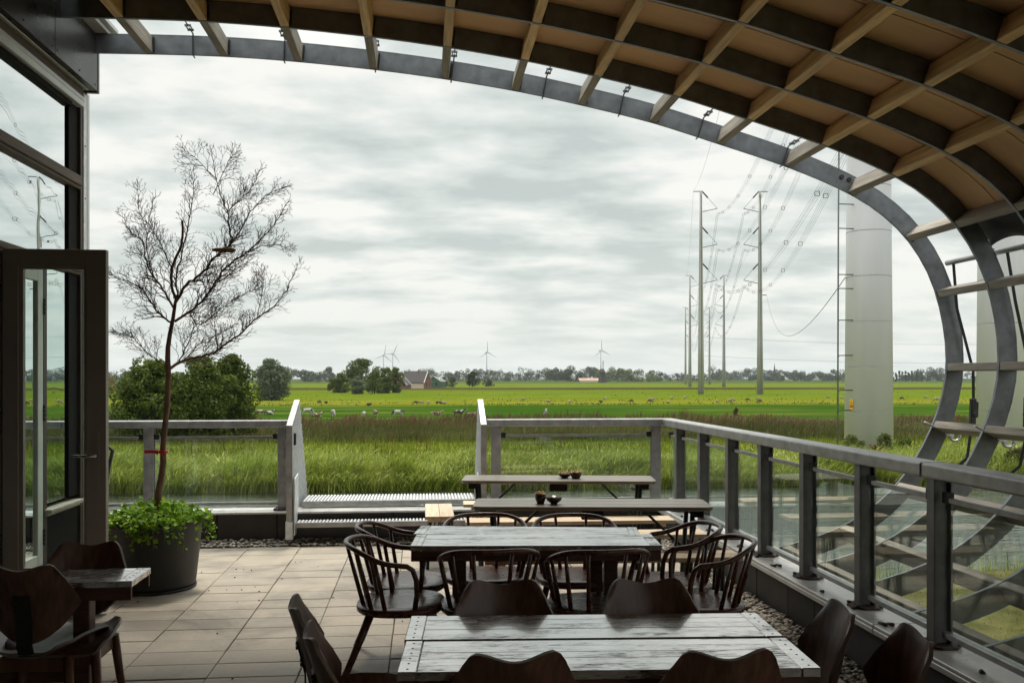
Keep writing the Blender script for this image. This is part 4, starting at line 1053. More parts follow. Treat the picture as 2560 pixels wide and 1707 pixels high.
tree = thing('bare_tree', 'leafless multi-branched small tree standing in the black pot', 'tree', (PX_, PY_, .49))
KX = 7.2/FD*.3515*1.04
def tp(cx, cy, dy=0.0):
    return at_y(248+.3515*cx, 330.8+.3515*cy, PY_+dy)
trunk_px = [(360, 1172), (364, 1130), (370, 1100), (375, 1060), (374, 1030), (377, 1000), (384, 930), (387, 860)]
tr_pts = [at_y(u, v, PY_) for u, v in trunk_px]; tr_pts[0].z = .47
tr_pts += [tp(390, 1400), tp(392, 1330), tp(405, 1240), tp(425, 1140), tp(438, 1050), tp(447, 985)]
mb = MB(); rad = [.032, .027, .0245, .0245, .0225, .023, .022, .0215, .021, .019, .017, .015, .013, .008]
mb.tube(tr_pts, rad, 12); mb.build('trunk', BARK, tree)
LIMBS = [
 ([(392, 1475), (500, 1412), (650, 1380), (720, 1340), (850, 1250), (950, 1160), (1080, 1060), (1170, 950), (1235, 800)], .016, .35),
 ([(460, 1425), (520, 1310), (560, 1180), (555, 1090)], .008, .15),
 ([(388, 1460), (300, 1400), (200, 1310), (140, 1250), (50, 1232)], .007, -.25),
 ([(415, 1170), (340, 1110), (260, 1000), (200, 930), (80, 880), (5, 850)], .011, -.1),
 ([(430, 1075), (380, 980), (300, 870), (250, 760), (230, 640), (150, 580), (108, 490)], .012, .25),
 ([(300, 870), (255, 700), (250, 560), (205, 430), (192, 280)], .007, .3),
 ([(440, 1010), (412, 900), (420, 790), (470, 690), (490, 580), (485, 500)], .015, -.12),
 ([(420, 810), (390, 760), (340, 640), (272, 520), (300, 360)], .007, -.3),
 ([(440, 1045), (510, 920), (600, 860), (680, 760), (760, 690), (810, 640), (792, 540), (780, 440), (720, 290), (680, 80)], .016, .1),
 ([(810, 640), (880, 540), (950, 420), (1060, 320), (1150, 285)], .008, .3),
 ([(780, 450), (840, 380), (930, 300), (985, 180)], .007, -.15),
 ([(440, 1160), (530, 1100), (640, 1000), (720, 870), (800, 780), (920, 700), (1020, 600), (1100, 500), (1172, 385)], .014, -.3),
 ([(920, 700), (1040, 660), (1190, 672)], .005, -.35),
 ([(455, 1000), (450, 850), (500, 660), (540, 440), (560, 300), (545, 190)], .010, .2),
 ([(708, 230), (590, 110), (490, 30)], .005, .12),
 ([(690, 330), (770, 150), (810, 60)], .005, -.05),
 ([(530, 1100), (600, 1180), (760, 1060), (900, 980), (960, 950)], .007, -.2),
 ([(720, 1340), (700, 1200), (720, 1080), (830, 1010)], .006, .3),
 ([(640, 1000), (700, 930), (820, 830), (920, 760)], .006, .0),
 ([(500, 1412), (620, 1290), (800, 1200), (870, 1130)], .006, .4),
 ([(970, 1140), (1010, 960), (1010, 880), (985, 850)], .005, .3),
]
twig = MB(); rt = random.Random(5)
def grow(p, d, ln, r, depth):
    """zig-zag twig that keeps forking"""
    if depth > 5 or ln < .018 or len(twig.v) > 420000: return
    q = p+d*ln
    mid = p.lerp(q, .5)+Vector((rt.gauss(0, 1), rt.gauss(0, 1), rt.gauss(0, 1)))*ln*.07
    twig.tube([p, mid, q], [r, r*.88, r*.76], 3 if r < .003 else 4, cap=False, smooth=False)
    kids = 2 if rt.random() < .80 else 1
    if depth == 0: kids = 2
    side = rt.choice((-1, 1))
    for k in range(kids):
        ax = Vector((rt.gauss(0, .45), 1, rt.gauss(0, .45))).normalized()
        ang = side*(1 if k == 0 else -1)*rt.uniform(.22, .75)
        dd = Matrix.Rotation(ang, 3, ax) @ d
        dd = (dd+Vector((0, rt.gauss(0, .22), .10))).normalized()
        grow(q, dd, ln*rt.uniform(.62, .90), max(r*.80, .0016), depth+1)
for pts_, r0, dep in LIMBS:
    P3 = [tp(cx, cy, dep*(i/(len(pts_)-1))) for i, (cx, cy) in enumerate(pts_)]
    # smooth the polyline and add small kinks
    fine = []
    for i in range(len(P3)-1):
        a, b, c_, d_ = P3[max(i-1, 0)], P3[i], P3[i+1], P3[min(i+2, len(P3)-1)]
        for k in range(4):
            t_ = k/4; fine.append(.5*((2*b)+(c_-a)*t_+(2*a-5*b+4*c_-d_)*t_*t_+(3*b-a-3*c_+d_)*t_**3)+Vector((rt.gauss(0, 1), rt.gauss(0, 1), rt.gauss(0, 1)))*.0035)
    fine.append(P3[-1]); m_ = len(fine)
    stub = pts_[-1] == (485, 500)
    r0 *= .78; rad = [max(r0*(1-.80*(i/(m_-1))), .0022) if not stub else r0*(1-.25*i/(m_-1)) for i in range(m_)]
    mb = MB(); mb.tube(fine, rad, 8 if r0 > .008 else 6); mb.build('branch', BARK, tree)
    if stub: continue
    step = 1
    for i in range(2, m_, step):
        f = i/(m_-1)
        for _ in range(3 if rt.random() < .6 else 2):
            dloc = (fine[min(i+1, m_-1)]-fine[i-1]).normalized()
            ang = rt.choice((-1, 1))*rt.uniform(.35, .95)
            ax = Vector((rt.gauss(0, .5), 1, rt.gauss(0, .5))).normalized()
            dd = ((Matrix.Rotation(ang, 3, ax) @ dloc)+Vector((0, rt.gauss(0, .3), .12))).normalized()
            grow(fine[i], dd, rt.uniform(.045, .085)*(1.2-.75*f), max(min(rad[i]*.5, .0034), .0021), 1 if rt.random() < .55 else 2)
    dloc = (fine[-1]-fine[-4]).normalized(); grow(fine[-1], dloc, .05, .0021, 4)
o = twig.build('twigs', TWIG, tree, flip=False); o['kind'] = 'stuff'
# wood chunk lodged in the crown
mb = MB(); a_ = tp(680, 692, -.05); b_ = tp(835, 694, .02)
mb.tube([a_, a_.lerp(b_, .2), a_.lerp(b_, .6), a_.lerp(b_, .85), b_], [.010, .016, .020, .019, .008], 10)
ob = mb.build('driftwood_piece', mat('orange_brown_wood', (.20, .095, .045), .8, 0, .4, 12, bump=.3), None, org=tuple(a_.lerp(b_, .5))); tag(ob, 'short orange-brown piece of wood lodged across the bare tree', 'wood piece')
# red ribbon
rb = thing('red_ribbon', 'red ribbon tied round the trunk of the bare tree', 'ribbon', tuple(at_y(375, 1037, PY_)))
c = at_y(375, 1037, PY_); mb = MB()
mb.lathe([(.034, -.012), (.037, -.010), (.037, .010), (.034, .012), (.0335, 0), (.034, -.012)], tuple(c), 20); mb.build('band', RED, rb)
mb = MB(); mb.bar(c+Vector((-.035, -.02, .002)), c+Vector((-.13, -.05, .005)), .004, .026); mb.bar(c+Vector((-.03, -.034, -.005)), c+Vector((-.045, -.034, -.005)), .012, .028); mb.build('loose_end', RED, rb)
mb = MB(); mb.bar(c+Vector((.0, -.04, -.01)), c+Vector((.012, -.04, -.05)), .010, .004); mb.build('tail', RED, rb)

# trailing ground ivy
def leaf_cloud(P, Nrm, size, aspect=.75, fold=.18, droop=0):
    """leaf-shaped pairs of quads: P (n,3), Nrm (n,3) facing, size (n,)"""
    n = len(P); t = rng.normal(size=(n, 3)); t -= (t*Nrm).sum(1, keepdims=True)*Nrm; t /= np.linalg.norm(t, axis=1, keepdims=True)+1e-9
    b = np.cross(Nrm, t); s = size[:, None]
    a0 = P; a1 = P+t*s*.5+b*s*aspect*.5+Nrm*s*fold; a2 = P+t*s; a3 = P+t*s*.5-b*s*aspect*.5+Nrm*s*fold
    V = np.stack([a0, a1, a2, a3], 1).reshape(-1, 3)
    F_ = np.arange(n*4).reshape(n, 4); F_ = np.concatenate([F_[:, [0, 1, 2]], F_[:, [0, 2, 3]]])
    return V, F_
ivy = thing('trailing_plant', 'fresh green trailing plant spilling over the rim of the big pot', 'plant', (PX_, PY_, .5))
P = []; st = MB()
for k in range(1050):
    a = rng.uniform(0, 2*PI); q = .39*math.sqrt(rng.uniform(0, 1)); h = .03+.13*max(0, 1-(q/.40)**2)*rng.uniform(.2, 1.15)+rng.normal()*.012
    P.append((PX_+q*math.cos(a), PY_+q*math.sin(a), .51+h))
for k in range(44):
    a = rng.uniform(PI*1.02, PI*2.12) if k < 34 else rng.uniform(0, 2*PI); ln = rng.uniform(.05, .20)*(1.3 if rng.random() < .2 else 1)
    p0 = Vector((PX_+.34*math.cos(a), PY_+.34*math.sin(a), .56)); p1 = p0+Vector((.07*math.cos(a), .07*math.sin(a), .02)); p2 = p1+Vector((.02*math.cos(a)+rng.normal()*.01, .02*math.sin(a), -ln*.6)); p3 = p2+Vector((rng.normal()*.012, rng.normal()*.012, -ln*.5))
    st.tube([p0, p1, p2, p3], .0016, 4)
    for q in range(int(5+ln*50)):
        t_ = q/(5+ln*50); pp = p0.lerp(p1, t_*3) if t_ < .33 else (p1.lerp(p2, t_*3-1) if t_ < .66 else p2.lerp(p3, t_*3-2)); P.append((pp.x+rng.normal()*.008, pp.y+rng.normal()*.008, pp.z+rng.normal()*.006))
P = np.array(P); Nr = np.stack([rng.normal(0, .55, len(P)), rng.normal(-.35, .55, len(P)), rng.normal(.8, .35, len(P))], 1); Nr /= np.linalg.norm(Nr, axis=1, keepdims=True)
V, F_ = leaf_cloud(P, Nr, rng.uniform(.018, .050, len(P)), 1.0)
o = link('leaves', np_mesh('leaves', V-np.array([PX_, PY_, .5]), F_, LEAF_POT), ivy); o['kind'] = 'stuff'
st.build('stems', mat('pale_stem', (.10, .13, .03), .6), ivy)['kind'] = 'stuff'

# ---------------------------------------------------------------- reeds, sedge, grasses
def blades(n, base, height, width, lean, bend, az=None, seg=3, jitter=.25):
    """ribbons that rise from base (n,3) and arch over; returns V, quads"""
    h = height; az = rng.uniform(0, 2*PI, n) if az is None else az
    d = np.stack([np.cos(az), np.sin(az), np.zeros(n)], 1); sd = np.stack([-np.sin(az), np.cos(az), np.zeros(n)], 1)
    tw = rng.uniform(-1, 1, n)[:, None]; sd = sd*np.cos(tw)+d*np.sin(tw)
    rows = []
    for k in range(seg+1):
        t = k/seg
        out = lean*t+bend*t*t; up = t*(1-.28*np.clip(bend/np.maximum(h, .01), 0, 1.6)*t)
        c = base+d*(out*1.0)[:, None]; c[:, 2] += h*up
        wd = width*(1-.93*t**1.6)*.5
        rows.append(c-sd*wd[:, None]); rows.append(c+sd*wd[:, None])
    V = np.stack(rows, 1).reshape(-1, 3); m = 2*(seg+1)
    q = np.array([[2*k, 2*k+1, 2*k+3, 2*k+2] for k in range(seg)])
    F_ = (q[None]+(np.arange(n)*m)[:, None, None]).reshape(-1, 4)
    return V, F_
def stuff(name, label, V, F_, m_):
    o = link(name, np_mesh(name, V, F_, m_)); return tag(o, label, kind='stuff')
def clump(x, y, sx=.35, sy=.5, seed=0.0):
    """cheap vectorised lumpiness: sum of sines"""
    return (np.sin(x*sx*2.1+seed)+np.sin(x*sx*5.3+y*sy*3.1+1.7*seed)+np.sin(y*sy*4.7-x*sx*1.3+.6*seed)+np.sin(x*sx*11.0+2.3*seed)*.6)/3.6
# reed bed on the far bank
n = 62000
y = 41.0+rng.beta(1.1, 1.5, n)*7.5; x = (rng.uniform(-.50, .72, n))*y*1.05+.10*y
c_ = clump(x, y); gap = clump(x, y*1.6, .8, .5, 3.3); kp = (gap > -.55) | (rng.random(n) < .35); x, y, c_ = x[kp], y[kp], c_[kp]; n = len(x)
laz = .1+1.5*clump(x, y, .55, .5, 6.1)
hgt = (1.30+.55*c_)*(1+.22*clump(x, y, .10, .05, 1.9))*rng.uniform(.55, 1.12, n)*np.where(y < 42, .85, 1.0)*np.clip(1.05-(y-46)*.09, .5, 1.0)
base = np.stack([x, y, np.where(y < 41.8, WZ-.05, GZ)+rng.uniform(0, .1, n)], 1)
V, F_ = blades(n, base, hgt, rng.uniform(.018, .042, n), rng.uniform(-.02, .16, n)*hgt, rng.uniform(.05, .95, n)*hgt, np.where(rng.random(n) < .75, laz+rng.normal(0, .6, n), rng.uniform(0, 6.28, n)))
# leaves that leave the stem higher up
n2 = 52000
i_ = rng.integers(0, n, n2); b2 = base[i_].copy(); b2[:, 2] += hgt[i_]*rng.uniform(.3, .75, n2); b2[:, 0] += rng.normal(0, .05, n2)
V2, F2 = blades(n2, b2, rng.uniform(.12, .38, n2), rng.uniform(.026, .060, n2), rng.uniform(.05, .15, n2), rng.uniform(.1, .46, n2), np.where(rng.random(n2) < .75, laz[i_]+rng.normal(0, .7, n2), rng.uniform(0, 6.28, n2)), 2)
F2 = F2+len(V)
stuff('reed_bed', 'tall arching green reeds along the far bank of the canal', np.concatenate([V, V2]), np.concatenate([F_, F2]), REED)
n = 9000
y = 40.9+rng.uniform(0, 6.5, n); x = rng.uniform(-.50, .72, n)*y*1.05+.1*y; c_ = clump(x, y, .5, .4, 4.0); k = c_ > -.1; x, y = x[k], y[k]; n = len(x)
base = np.stack([x, y, np.full(n, GZ-.1)], 1); hh = rng.uniform(.25, 1.35, n)
V, F_ = blades(n, base, hh, rng.uniform(.012, .028, n), rng.uniform(-.05, .2, n), rng.uniform(0, .35, n))
stuff('dry_reed_stems', 'straw-coloured dead stems between the green reeds', V, F_, REED_DRY)
# sedge belt beyond: green below, brown heads on top
def sedge(n, ya, yb, h0, h1, dens, seed, xl=-.52, xr=.66):
    y = ya+rng.uniform(0, 1, n)*(yb-ya); x = rng.uniform(xl, xr, n)*y*1.05+.1*y
    c_ = clump(x, y, .10, .12, seed)+.5*clump(x, y, .6, .5, seed+3)
    k = c_ > dens; x, y, c_ = x[k], y[k], c_[k]; m_ = len(x)
    hh = (1+.45*clump(x, y, .03, .02, 7))*np.clip((h0+(h1-h0)*(.5+.5*c_))*rng.uniform(.6, 1.1, m_), .1, None)
    return np.stack([x, y, np.full(m_, GZ)], 1), hh
b, hh = sedge(46000, 69, 98, .45, 1.5, -1.2, 1.0); n = len(b)
V, F_ = blades(n, b, hh*.92, rng.uniform(.03, .075, n), rng.uniform(-.05, .2, n), rng.uniform(0, .5, n), rng.normal(0, 1.2, n), 2)
stuff('sedge_belt', 'dark green sedge belt between the reeds and the cow pasture', V, F_, SEDGE)
k = rng.random(n) < .46; b3 = b[k].copy(); h3 = hh[k]; far = np.clip((b3[:, 1]-78)/18, .04, 1); kk = rng.random(len(b3)) < far; b3, h3 = b3[kk], h3[kk]; n3 = len(b3)
b3[:, 2] += h3*.55
V, F_ = blades(n3, b3, h3*.55, rng.uniform(.05, .11, n3), rng.uniform(0, .15, n3), rng.uniform(.05, .35, n3), rng.normal(0, .9, n3), 2)
stuff('sedge_heads', 'reddish brown flowering heads of the sedge belt', V, F_, SEDGE_TOP)
# rough meadow between
n = 42000
y = 47+rng.uniform(0, 1, n)**1.2*24; x = rng.uniform(-.52, .66, n)*y*1.05+.1*y
b = np.stack([x, y, np.full(n, GZ)], 1); hh = rng.uniform(.10, .34, n)*(1+.8*np.clip(clump(x, y, .3, .3, 2), 0, 1))
V, F_ = blades(n, b, hh, rng.uniform(.03, .07, n), rng.uniform(-.02, .08, n), rng.uniform(0, .15, n), None, 2)
stuff('rough_meadow_grass', 'yellow-green rough grass between the reed bed and the sedge belt', V, F_, GRASS)
# tussocks in the far strips
n = 7500
y = np.concatenate([rng.normal(164, 1.5, n//3), rng.uniform(165, 205, n//3), rng.uniform(205, 380, n-2*(n//3))]); x = rng.uniform(-.52, .66, n)*y*1.05+.1*y
k = (clump(x, y, .06, .05, 5) > .05) | (rng.random(n) < .15); x, y = x[k], y[k]; n = len(x)
b = np.stack([x, y, np.full(n, GZ)], 1)
V, F_ = blades(n, b, rng.uniform(.12, .38, n), rng.uniform(.12, .34, n), rng.uniform(-.02, .1, n), rng.uniform(0, .2, n), None, 2)
stuff('pasture_tussocks', 'darker grass tussocks scattered over the far pasture strips', V, F_, GRASS)
# red-brown dock stalks
n = 2600
y = rng.uniform(46, 72, n); x = rng.uniform(-.5, .66, n)*y*1.05+.1*y; k = clump(x, y, .25, .3, 9) > .42; x, y = x[k], y[k]; n = len(x)
b = np.stack([x, y, np.full(n, GZ)], 1)
V, F_ = blades(n, b, rng.uniform(.4, .95, n), rng.uniform(.05, .12, n), rng.uniform(-.02, .1, n), rng.uniform(0, .1, n), None, 2)
stuff('dock_stalks', 'rusty brown dock stalks in the rough meadow', V, F_, DOCK)
# water's edge plants near the terrace, and lily pads
n = 1500
sh = np.array(shore); ii = rng.integers(0, len(sh)-2, n); tt = rng.random(n)[:, None]; b = sh[ii]*(1-tt)+sh[ii+1]*tt
b = np.concatenate([b+rng.normal(0, .35, (n, 2)), np.full((n, 1), WZ-.05)], 1)
V, F_ = blades(n, b, rng.uniform(.35, .95, n), rng.uniform(.014, .03, n), rng.uniform(-.03, .12, n), rng.uniform(0, .3, n))
stuff('shore_reeds', 'thin young reeds standing in the water along the near bank', V, F_, REED)
n = 26000
x = rng.uniform(4, 26, n); y = rng.uniform(4, 21.5, n); lim = np.interp(x, sh[:, 0], sh[:, 1]); k = y < lim-.7; x, y = x[k], y[k]; n = len(x)
V, F_ = blades(n, np.stack([x, y, np.full(n, GZ+.10)], 1), rng.uniform(.03, .11, n), rng.uniform(.008, .018, n), rng.uniform(-.01, .05, n), rng.uniform(0, .05, n), None, 2)
stuff('bank_grass', 'mown grass blades on the near bank', V, F_, mat_leaf('dry_lawn', [(.035, .045, .012), (.08, .085, .025), (.14, .13, .055)], .3))
n = 420
cx = rng.choice([-14.5, -12.2, -10.5, -9.0, -8.2], n); x = cx+rng.normal(0, .8, n); y = 33.5+rng.normal(0, 1.6, n)
an = np.linspace(.35, 2*PI-.35, 9); rr_ = rng.uniform(.08, .19, n); rot = rng.uniform(0, 6.28, n)
V = np.zeros((n, 10, 3)); V[:, 0, 0] = x; V[:, 0, 1] = y
for k in range(9): V[:, k+1, 0] = x+rr_*np.cos(an[k]+rot); V[:, k+1, 1] = y+rr_*np.sin(an[k]+rot)
V[..., 2] = WZ+.012+rng.uniform(0, .012, n)[:, None]
q = np.array([[0, k, k+1] for k in range(1, 9)]); F_ = (q[None]+(np.arange(n)*10)[:, None, None]).reshape(-1, 3)
stuff('lily_pads', 'small floating lily pads on the water left of the steps', V.reshape(-1, 3), F_, LILY)

# ---------------------------------------------------------------- trees and bushes
def crown_points(n, clumps, cr):
    """leaf positions on the outsides of many small clumps; clumps (m,3)"""
    i = rng.integers(0, len(clumps), n); d = rng.normal(size=(n, 3)); d /= np.linalg.norm(d, axis=1, keepdims=True)
    r = cr[i]*rng.uniform(.45, 1.0, n)**.5
    return clumps[i]+d*r[:, None]*np.array([1, 1, .8]), d
def make_tree(name, label, cat, base, h, wd, leafm, nleaf, leaf, seed, trunk_h=.12, shape=1.0, group=None, nclump=46, low=.06, fold=.2):
    r0 = np.random.default_rng(seed); t = thing(name, label, cat, tuple(base), group)
    m = nclump; z = low+(1-low)*r0.uniform(0, 1, m)**.9; ang = r0.uniform(0, 2*PI, m)
    env = np.sin(PI*np.clip((z-low*.3)/(1.06-low*.3), 0, 1)**(.75*shape))**.72
    q = np.sqrt(r0.uniform(.15, 1, m))*env
    irr = 1+.24*np.sin(3*ang+seed)+.16*np.sin(5*ang+z*9+seed)
    C = np.stack([np.cos(ang)*q*irr*wd/2*.82, np.sin(ang)*q*irr*wd/2*.82, z*h*.90], 1)
    cr_ = r0.uniform(.11, .20, m)*min(h, wd)*(1.15-.45*z)
    P, d = crown_points(nleaf, C, cr_)
    Nn = d+rng.normal(0, .6, d.shape); Nn /= np.linalg.norm(Nn, axis=1, keepdims=True)
    V, F_ = leaf_cloud(P, Nn, rng.uniform(.6, 1.35, nleaf)*leaf, .85, fold)
    o = link('crown', np_mesh('crown', V, F_, leafm), t); o['kind'] = 'stuff'
    mb = MB(); mb.tube([(0, 0, -.1), (.02*wd, 0, h*.25), (0, .02*wd, h*.6)], [.028*h, .022*h, .008*h], 7)
    for k in r0.integers(0, m, 9):
        c = Vector(C[k]); mb.tube([(0, 0, h*r0.uniform(.08, .3)), c*.55+Vector((0, 0, h*.05)), c], [.012*h, .008*h, .003*h], 5)
    bx_ = OFF[t.name]; mb.v = [(a+bx_[0], b_+bx_[1], c_+bx_[2]) for a, b_, c_ in mb.v]; mb.build('trunk', TRUNK, t, flip=False)
    return t
def tree_at(u, dist_v, hpx, wpx, **k):
    """u: column of the trunk, dist_v: row where it meets the meadow, sizes in pixels of the 2352 view"""
    b = at_z(u, dist_v, GZ); t_ = (b-Vector((0, 0, CAMZ))).dot(Vector((SA, CA, 0))); sc = t_/FD
    return make_tree(base=(b.x, b.y, GZ), h=hpx*sc, wd=wpx*sc, **k)
tree_at(350, 1012, 196, 175, name='alder_bush', label='dense dark green bushy tree behind the bare tree, lowest of the three', cat='tree', leafm=LEAF_DARK, nleaf=17000, leaf=.20, seed=3, group='dark bushy trees by the canal', low=.0, nclump=95)
tree_at(455, 1010, 202, 165, name='alder_bush', label='dense dark green bushy tree in the middle of the three by the canal', cat='tree', leafm=LEAF_DARK, nleaf=17000, leaf=.20, seed=8, group='dark bushy trees by the canal', low=.0, nclump=95)
tree_at(533, 1004, 200, 128, name='alder_bush', label='taller dark green bushy tree with a pointed top, right of the three', cat='tree', leafm=LEAF_DARK, nleaf=15000, leaf=.20, seed=15, group='dark bushy trees by the canal', low=.0, shape=.8, nclump=90)
tree_at(622, 919, 100, 82, name='willow_tree', label='round grey-green willow right of the dark bushy trees', cat='tree', leafm=LEAF_WILLOW, nleaf=14000, leaf=.34, seed=21, low=.0, nclump=90)
tree_at(292, 902, 52, 50, name='willow_bush', label='pale grey-green willow bush left of the dark bushy trees', cat='bush', leafm=LEAF_WILLOW, nleaf=5500, leaf=.32, seed=25, low=.03)
tree_at(262, 900, 40, 40, name='willow_bush', label='small pale bush just right of the open door', cat='bush', leafm=LEAF_WILLOW, nleaf=2200, leaf=.32, seed=27, low=.03)
tree_at(256, 905, 42, 26, name='yellowing_bush', label='orange-yellow bush beside the open door', cat='bush', leafm=LEAF_GOLD, nleaf=1800, leaf=.26, seed=28, low=.02)
tree_at(783, 902, 46, 66, name='farm_tree', label='low broad dark tree at the left of the farmyard trees', cat='tree', leafm=LEAF_MID, nleaf=7500, leaf=.40, seed=31, group='trees sheltering the farmhouse', low=.04)
tree_at(828, 897, 76, 88, name='farm_tree', label='tallest domed tree of the farmyard trees', cat='tree', leafm=LEAF_DARK, nleaf=10000, leaf=.46, seed=34, group='trees sheltering the farmhouse', low=.05, nclump=60)
tree_at(822, 905, 42, 42, name='pale_willow', label='small pale willow in front of the tallest farmyard tree', cat='tree', leafm=LEAF_WILLOW, nleaf=5000, leaf=.34, seed=37, low=.03)
tree_at(860, 904, 55, 44, name='farm_tree', label='mid green tree right of the small pale willow', cat='tree', leafm=LEAF_MID, nleaf=6000, leaf=.36, seed=41, group='trees sheltering the farmhouse', low=.03)
tree_at(887, 903, 62, 40, name='farm_tree', label='narrow mid green tree, second from the farmhouse', cat='tree', leafm=LEAF_MID, nleaf=6000, leaf=.36, seed=43, group='trees sheltering the farmhouse', low=.03)
tree_at(910, 902, 62, 36, name='farm_tree', label='narrow green tree touching the gable of the farmhouse', cat='tree', leafm=LEAF_MID, nleaf=6000, leaf=.36, seed=46, group='trees sheltering the farmhouse', low=.03)
tree_at(1085, 888, 36, 32, name='lone_tree', label='lone dark round tree in the meadow right of the barn', cat='tree', leafm=LEAF_FAR, nleaf=2400, leaf=.6, seed=51, low=.10)
tree_at(1020, 889, 24, 24, name='pollard_willow', label='pale pollard willow nearest the barn', cat='tree', leafm=LEAF_WILLOW, nleaf=1200, leaf=.5, seed=52, low=.08)
tree_at(1038, 889, 26, 24, name='pollard_willow', label='pale pollard willow between the barn and the lone dark tree', cat='tree', leafm=LEAF_WILLOW, nleaf=1200, leaf=.5, seed=53, low=.08)
tree_at(1122, 887, 15, 34, name='low_bush', label='low dark bush just right of the lone round tree', cat='bush', leafm=LEAF_FAR, nleaf=900, leaf=.6, seed=54, low=.02)
for k, (u, v, hp, wp, sd) in enumerate([(1955, 908+118, 48, 60, 61), (2030, 908+134, 70, 60, 64), (2080, 908+138, 62, 60, 66), (2010, 1052, 52, 80, 67), (1870, 1046, 36, 90, 68), (1795, 1040, 34, 90, 69), (2270, 1062, 52, 90, 70), (2330, 1075, 70, 80, 72)]):
    lab = ['weedy bush at the foot of the big white pole, left side', 'tall weedy bush at the foot of the big white pole', 'leafy weed clump right of the big white pole', 'broad weed clump in front of the big white pole', 'reddish weed clump above the railing left of the big white pole', 'reddish weed clump above the corner half of the railing', 'low weed clump seen between the two curved ribs', 'tall weed clump right of the second curved rib'][k]
    tree_at(u, v+20, hp, wp, name='weed_bush', label=lab, cat='bush', leafm=[LEAF_MID, LEAF_MID, LEAF_DARK, DOCK, DOCK, DOCK, SEDGE, SEDGE][k], nleaf=1700, leaf=.10, seed=sd, low=.0, fold=.1)
tree_at(1690, 955, 20, 14, name='dark_shrub', label='lone dark shrub poking above the sedge belt', cat='bush', leafm=SEDGE_TOP, nleaf=500, leaf=.14, seed=80, low=.0)

# tree line on the horizon: woods that read as one mass
def wood(label, u0, u1, dist, h, n, leaf, leafm, seed, lump=1.0):
    r0 = np.random.default_rng(seed)
    a, b = at_y(u0, 868, dist), at_y(u1, 868, dist); W_ = (b-a).length; h *= 1.6; n = int(n*1.7); m = max(6, int(W_/(h*.42)))
    C = []; CR = []
    for k in range(m):
        f = (k+r0.uniform(-.4, .4))/m; hh = h*r0.uniform(.70, 1.0)*(1+.14*math.sin(7*f*lump*PI+seed))
        for q in range(6): C.append((a.x+(b.x-a.x)*f+r0.normal()*h*.22, dist+r0.uniform(-.4, 1.2)*h, GZ+hh*r0.uniform(.12, .80))); CR.append(h*r0.uniform(.18, .33))
    P, d = crown_points(n, np.array(C), np.array(CR)); P[:, 2] = np.maximum(P[:, 2], GZ)
    Nn = d+rng.normal(0, .5, d.shape); Nn /= np.linalg.norm(Nn, axis=1, keepdims=True)
    V, F_ = leaf_cloud(P, Nn, rng.uniform(.6, 1.3, n)*leaf, .9, .15)
    o = link('woodland', np_mesh('woodland', V, F_, leafm)); tag(o, label, kind='stuff')
wood('hazy wood on the horizon left of the bare tree', 60, 330, 1350, 13, 5000, 1.5, LEAF_FAR, 1)
wood('hazy wood between the round willow and the farmyard trees', 655, 770, 1150, 13, 5000, 1.3, LEAF_FAR, 2)
wood('long hazy wood behind the farmhouse and the lone turbine', 880, 1300, 1500, 14.5, 11000, 1.6, LEAF_FAR, 3)
wood('higher dark wood left of the old windmill', 1262, 1385, 1250, 14.5, 6500, 1.4, LEAF_FAR, 4)
wood('lighter green wood right of the old windmill', 1375, 1510, 1200, 13.5, 6500, 1.4, LEAF_MID, 5)
wood('low thin tree row behind the row of power poles', 1500, 1680, 1500, 9.5, 4500, 1.4, LEAF_FAR, 6)
wood('flat-topped distant wood behind the second power pole', 1640, 1745, 2100, 20, 4500, 2.2, LEAF_FAR, 7)
wood('hazy village trees around the church spire', 1735, 1800, 1500, 12.5, 3500, 1.5, LEAF_FAR, 8)
wood('rounded dark wood between the church spire and the big white pole', 1795, 1960, 1450, 13.5, 7500, 1.5, LEAF_FAR, 9, 2)
wood('rounded wood right of the poplar row', 2095, 2185, 1400, 13.5, 5000, 1.5, LEAF_FAR, 10)
wood('hazy wood seen between the curved ribs', 2185, 2600, 1500, 13, 8000, 1.5, LEAF_FAR, 11)
wood('hazy wood hidden behind the building corner', -600, 60, 1500, 14, 6000, 1.8, LEAF_FAR, 12)
for k in range(11):
    u = 2044+7.2*k+random.uniform(-1, 1)
    if k == 8: u += 4
    make_tree('poplar', 'slim dark poplar, number %s from the big white pole in the poplar row' % ['one', 'two', 'three', 'four', 'five', 'six', 'seven', 'eight', 'nine', 'ten', 'eleven'][k], 'tree', tuple(at_y(u, 868, 1250).xy)+(GZ,), random.uniform(14, 17)+(4 if k == 9 else 0), 3.8, LEAF_FAR, 420, 1.3, 90+k, group='poplar row on the horizon', nclump=18, low=.05, shape=.8)

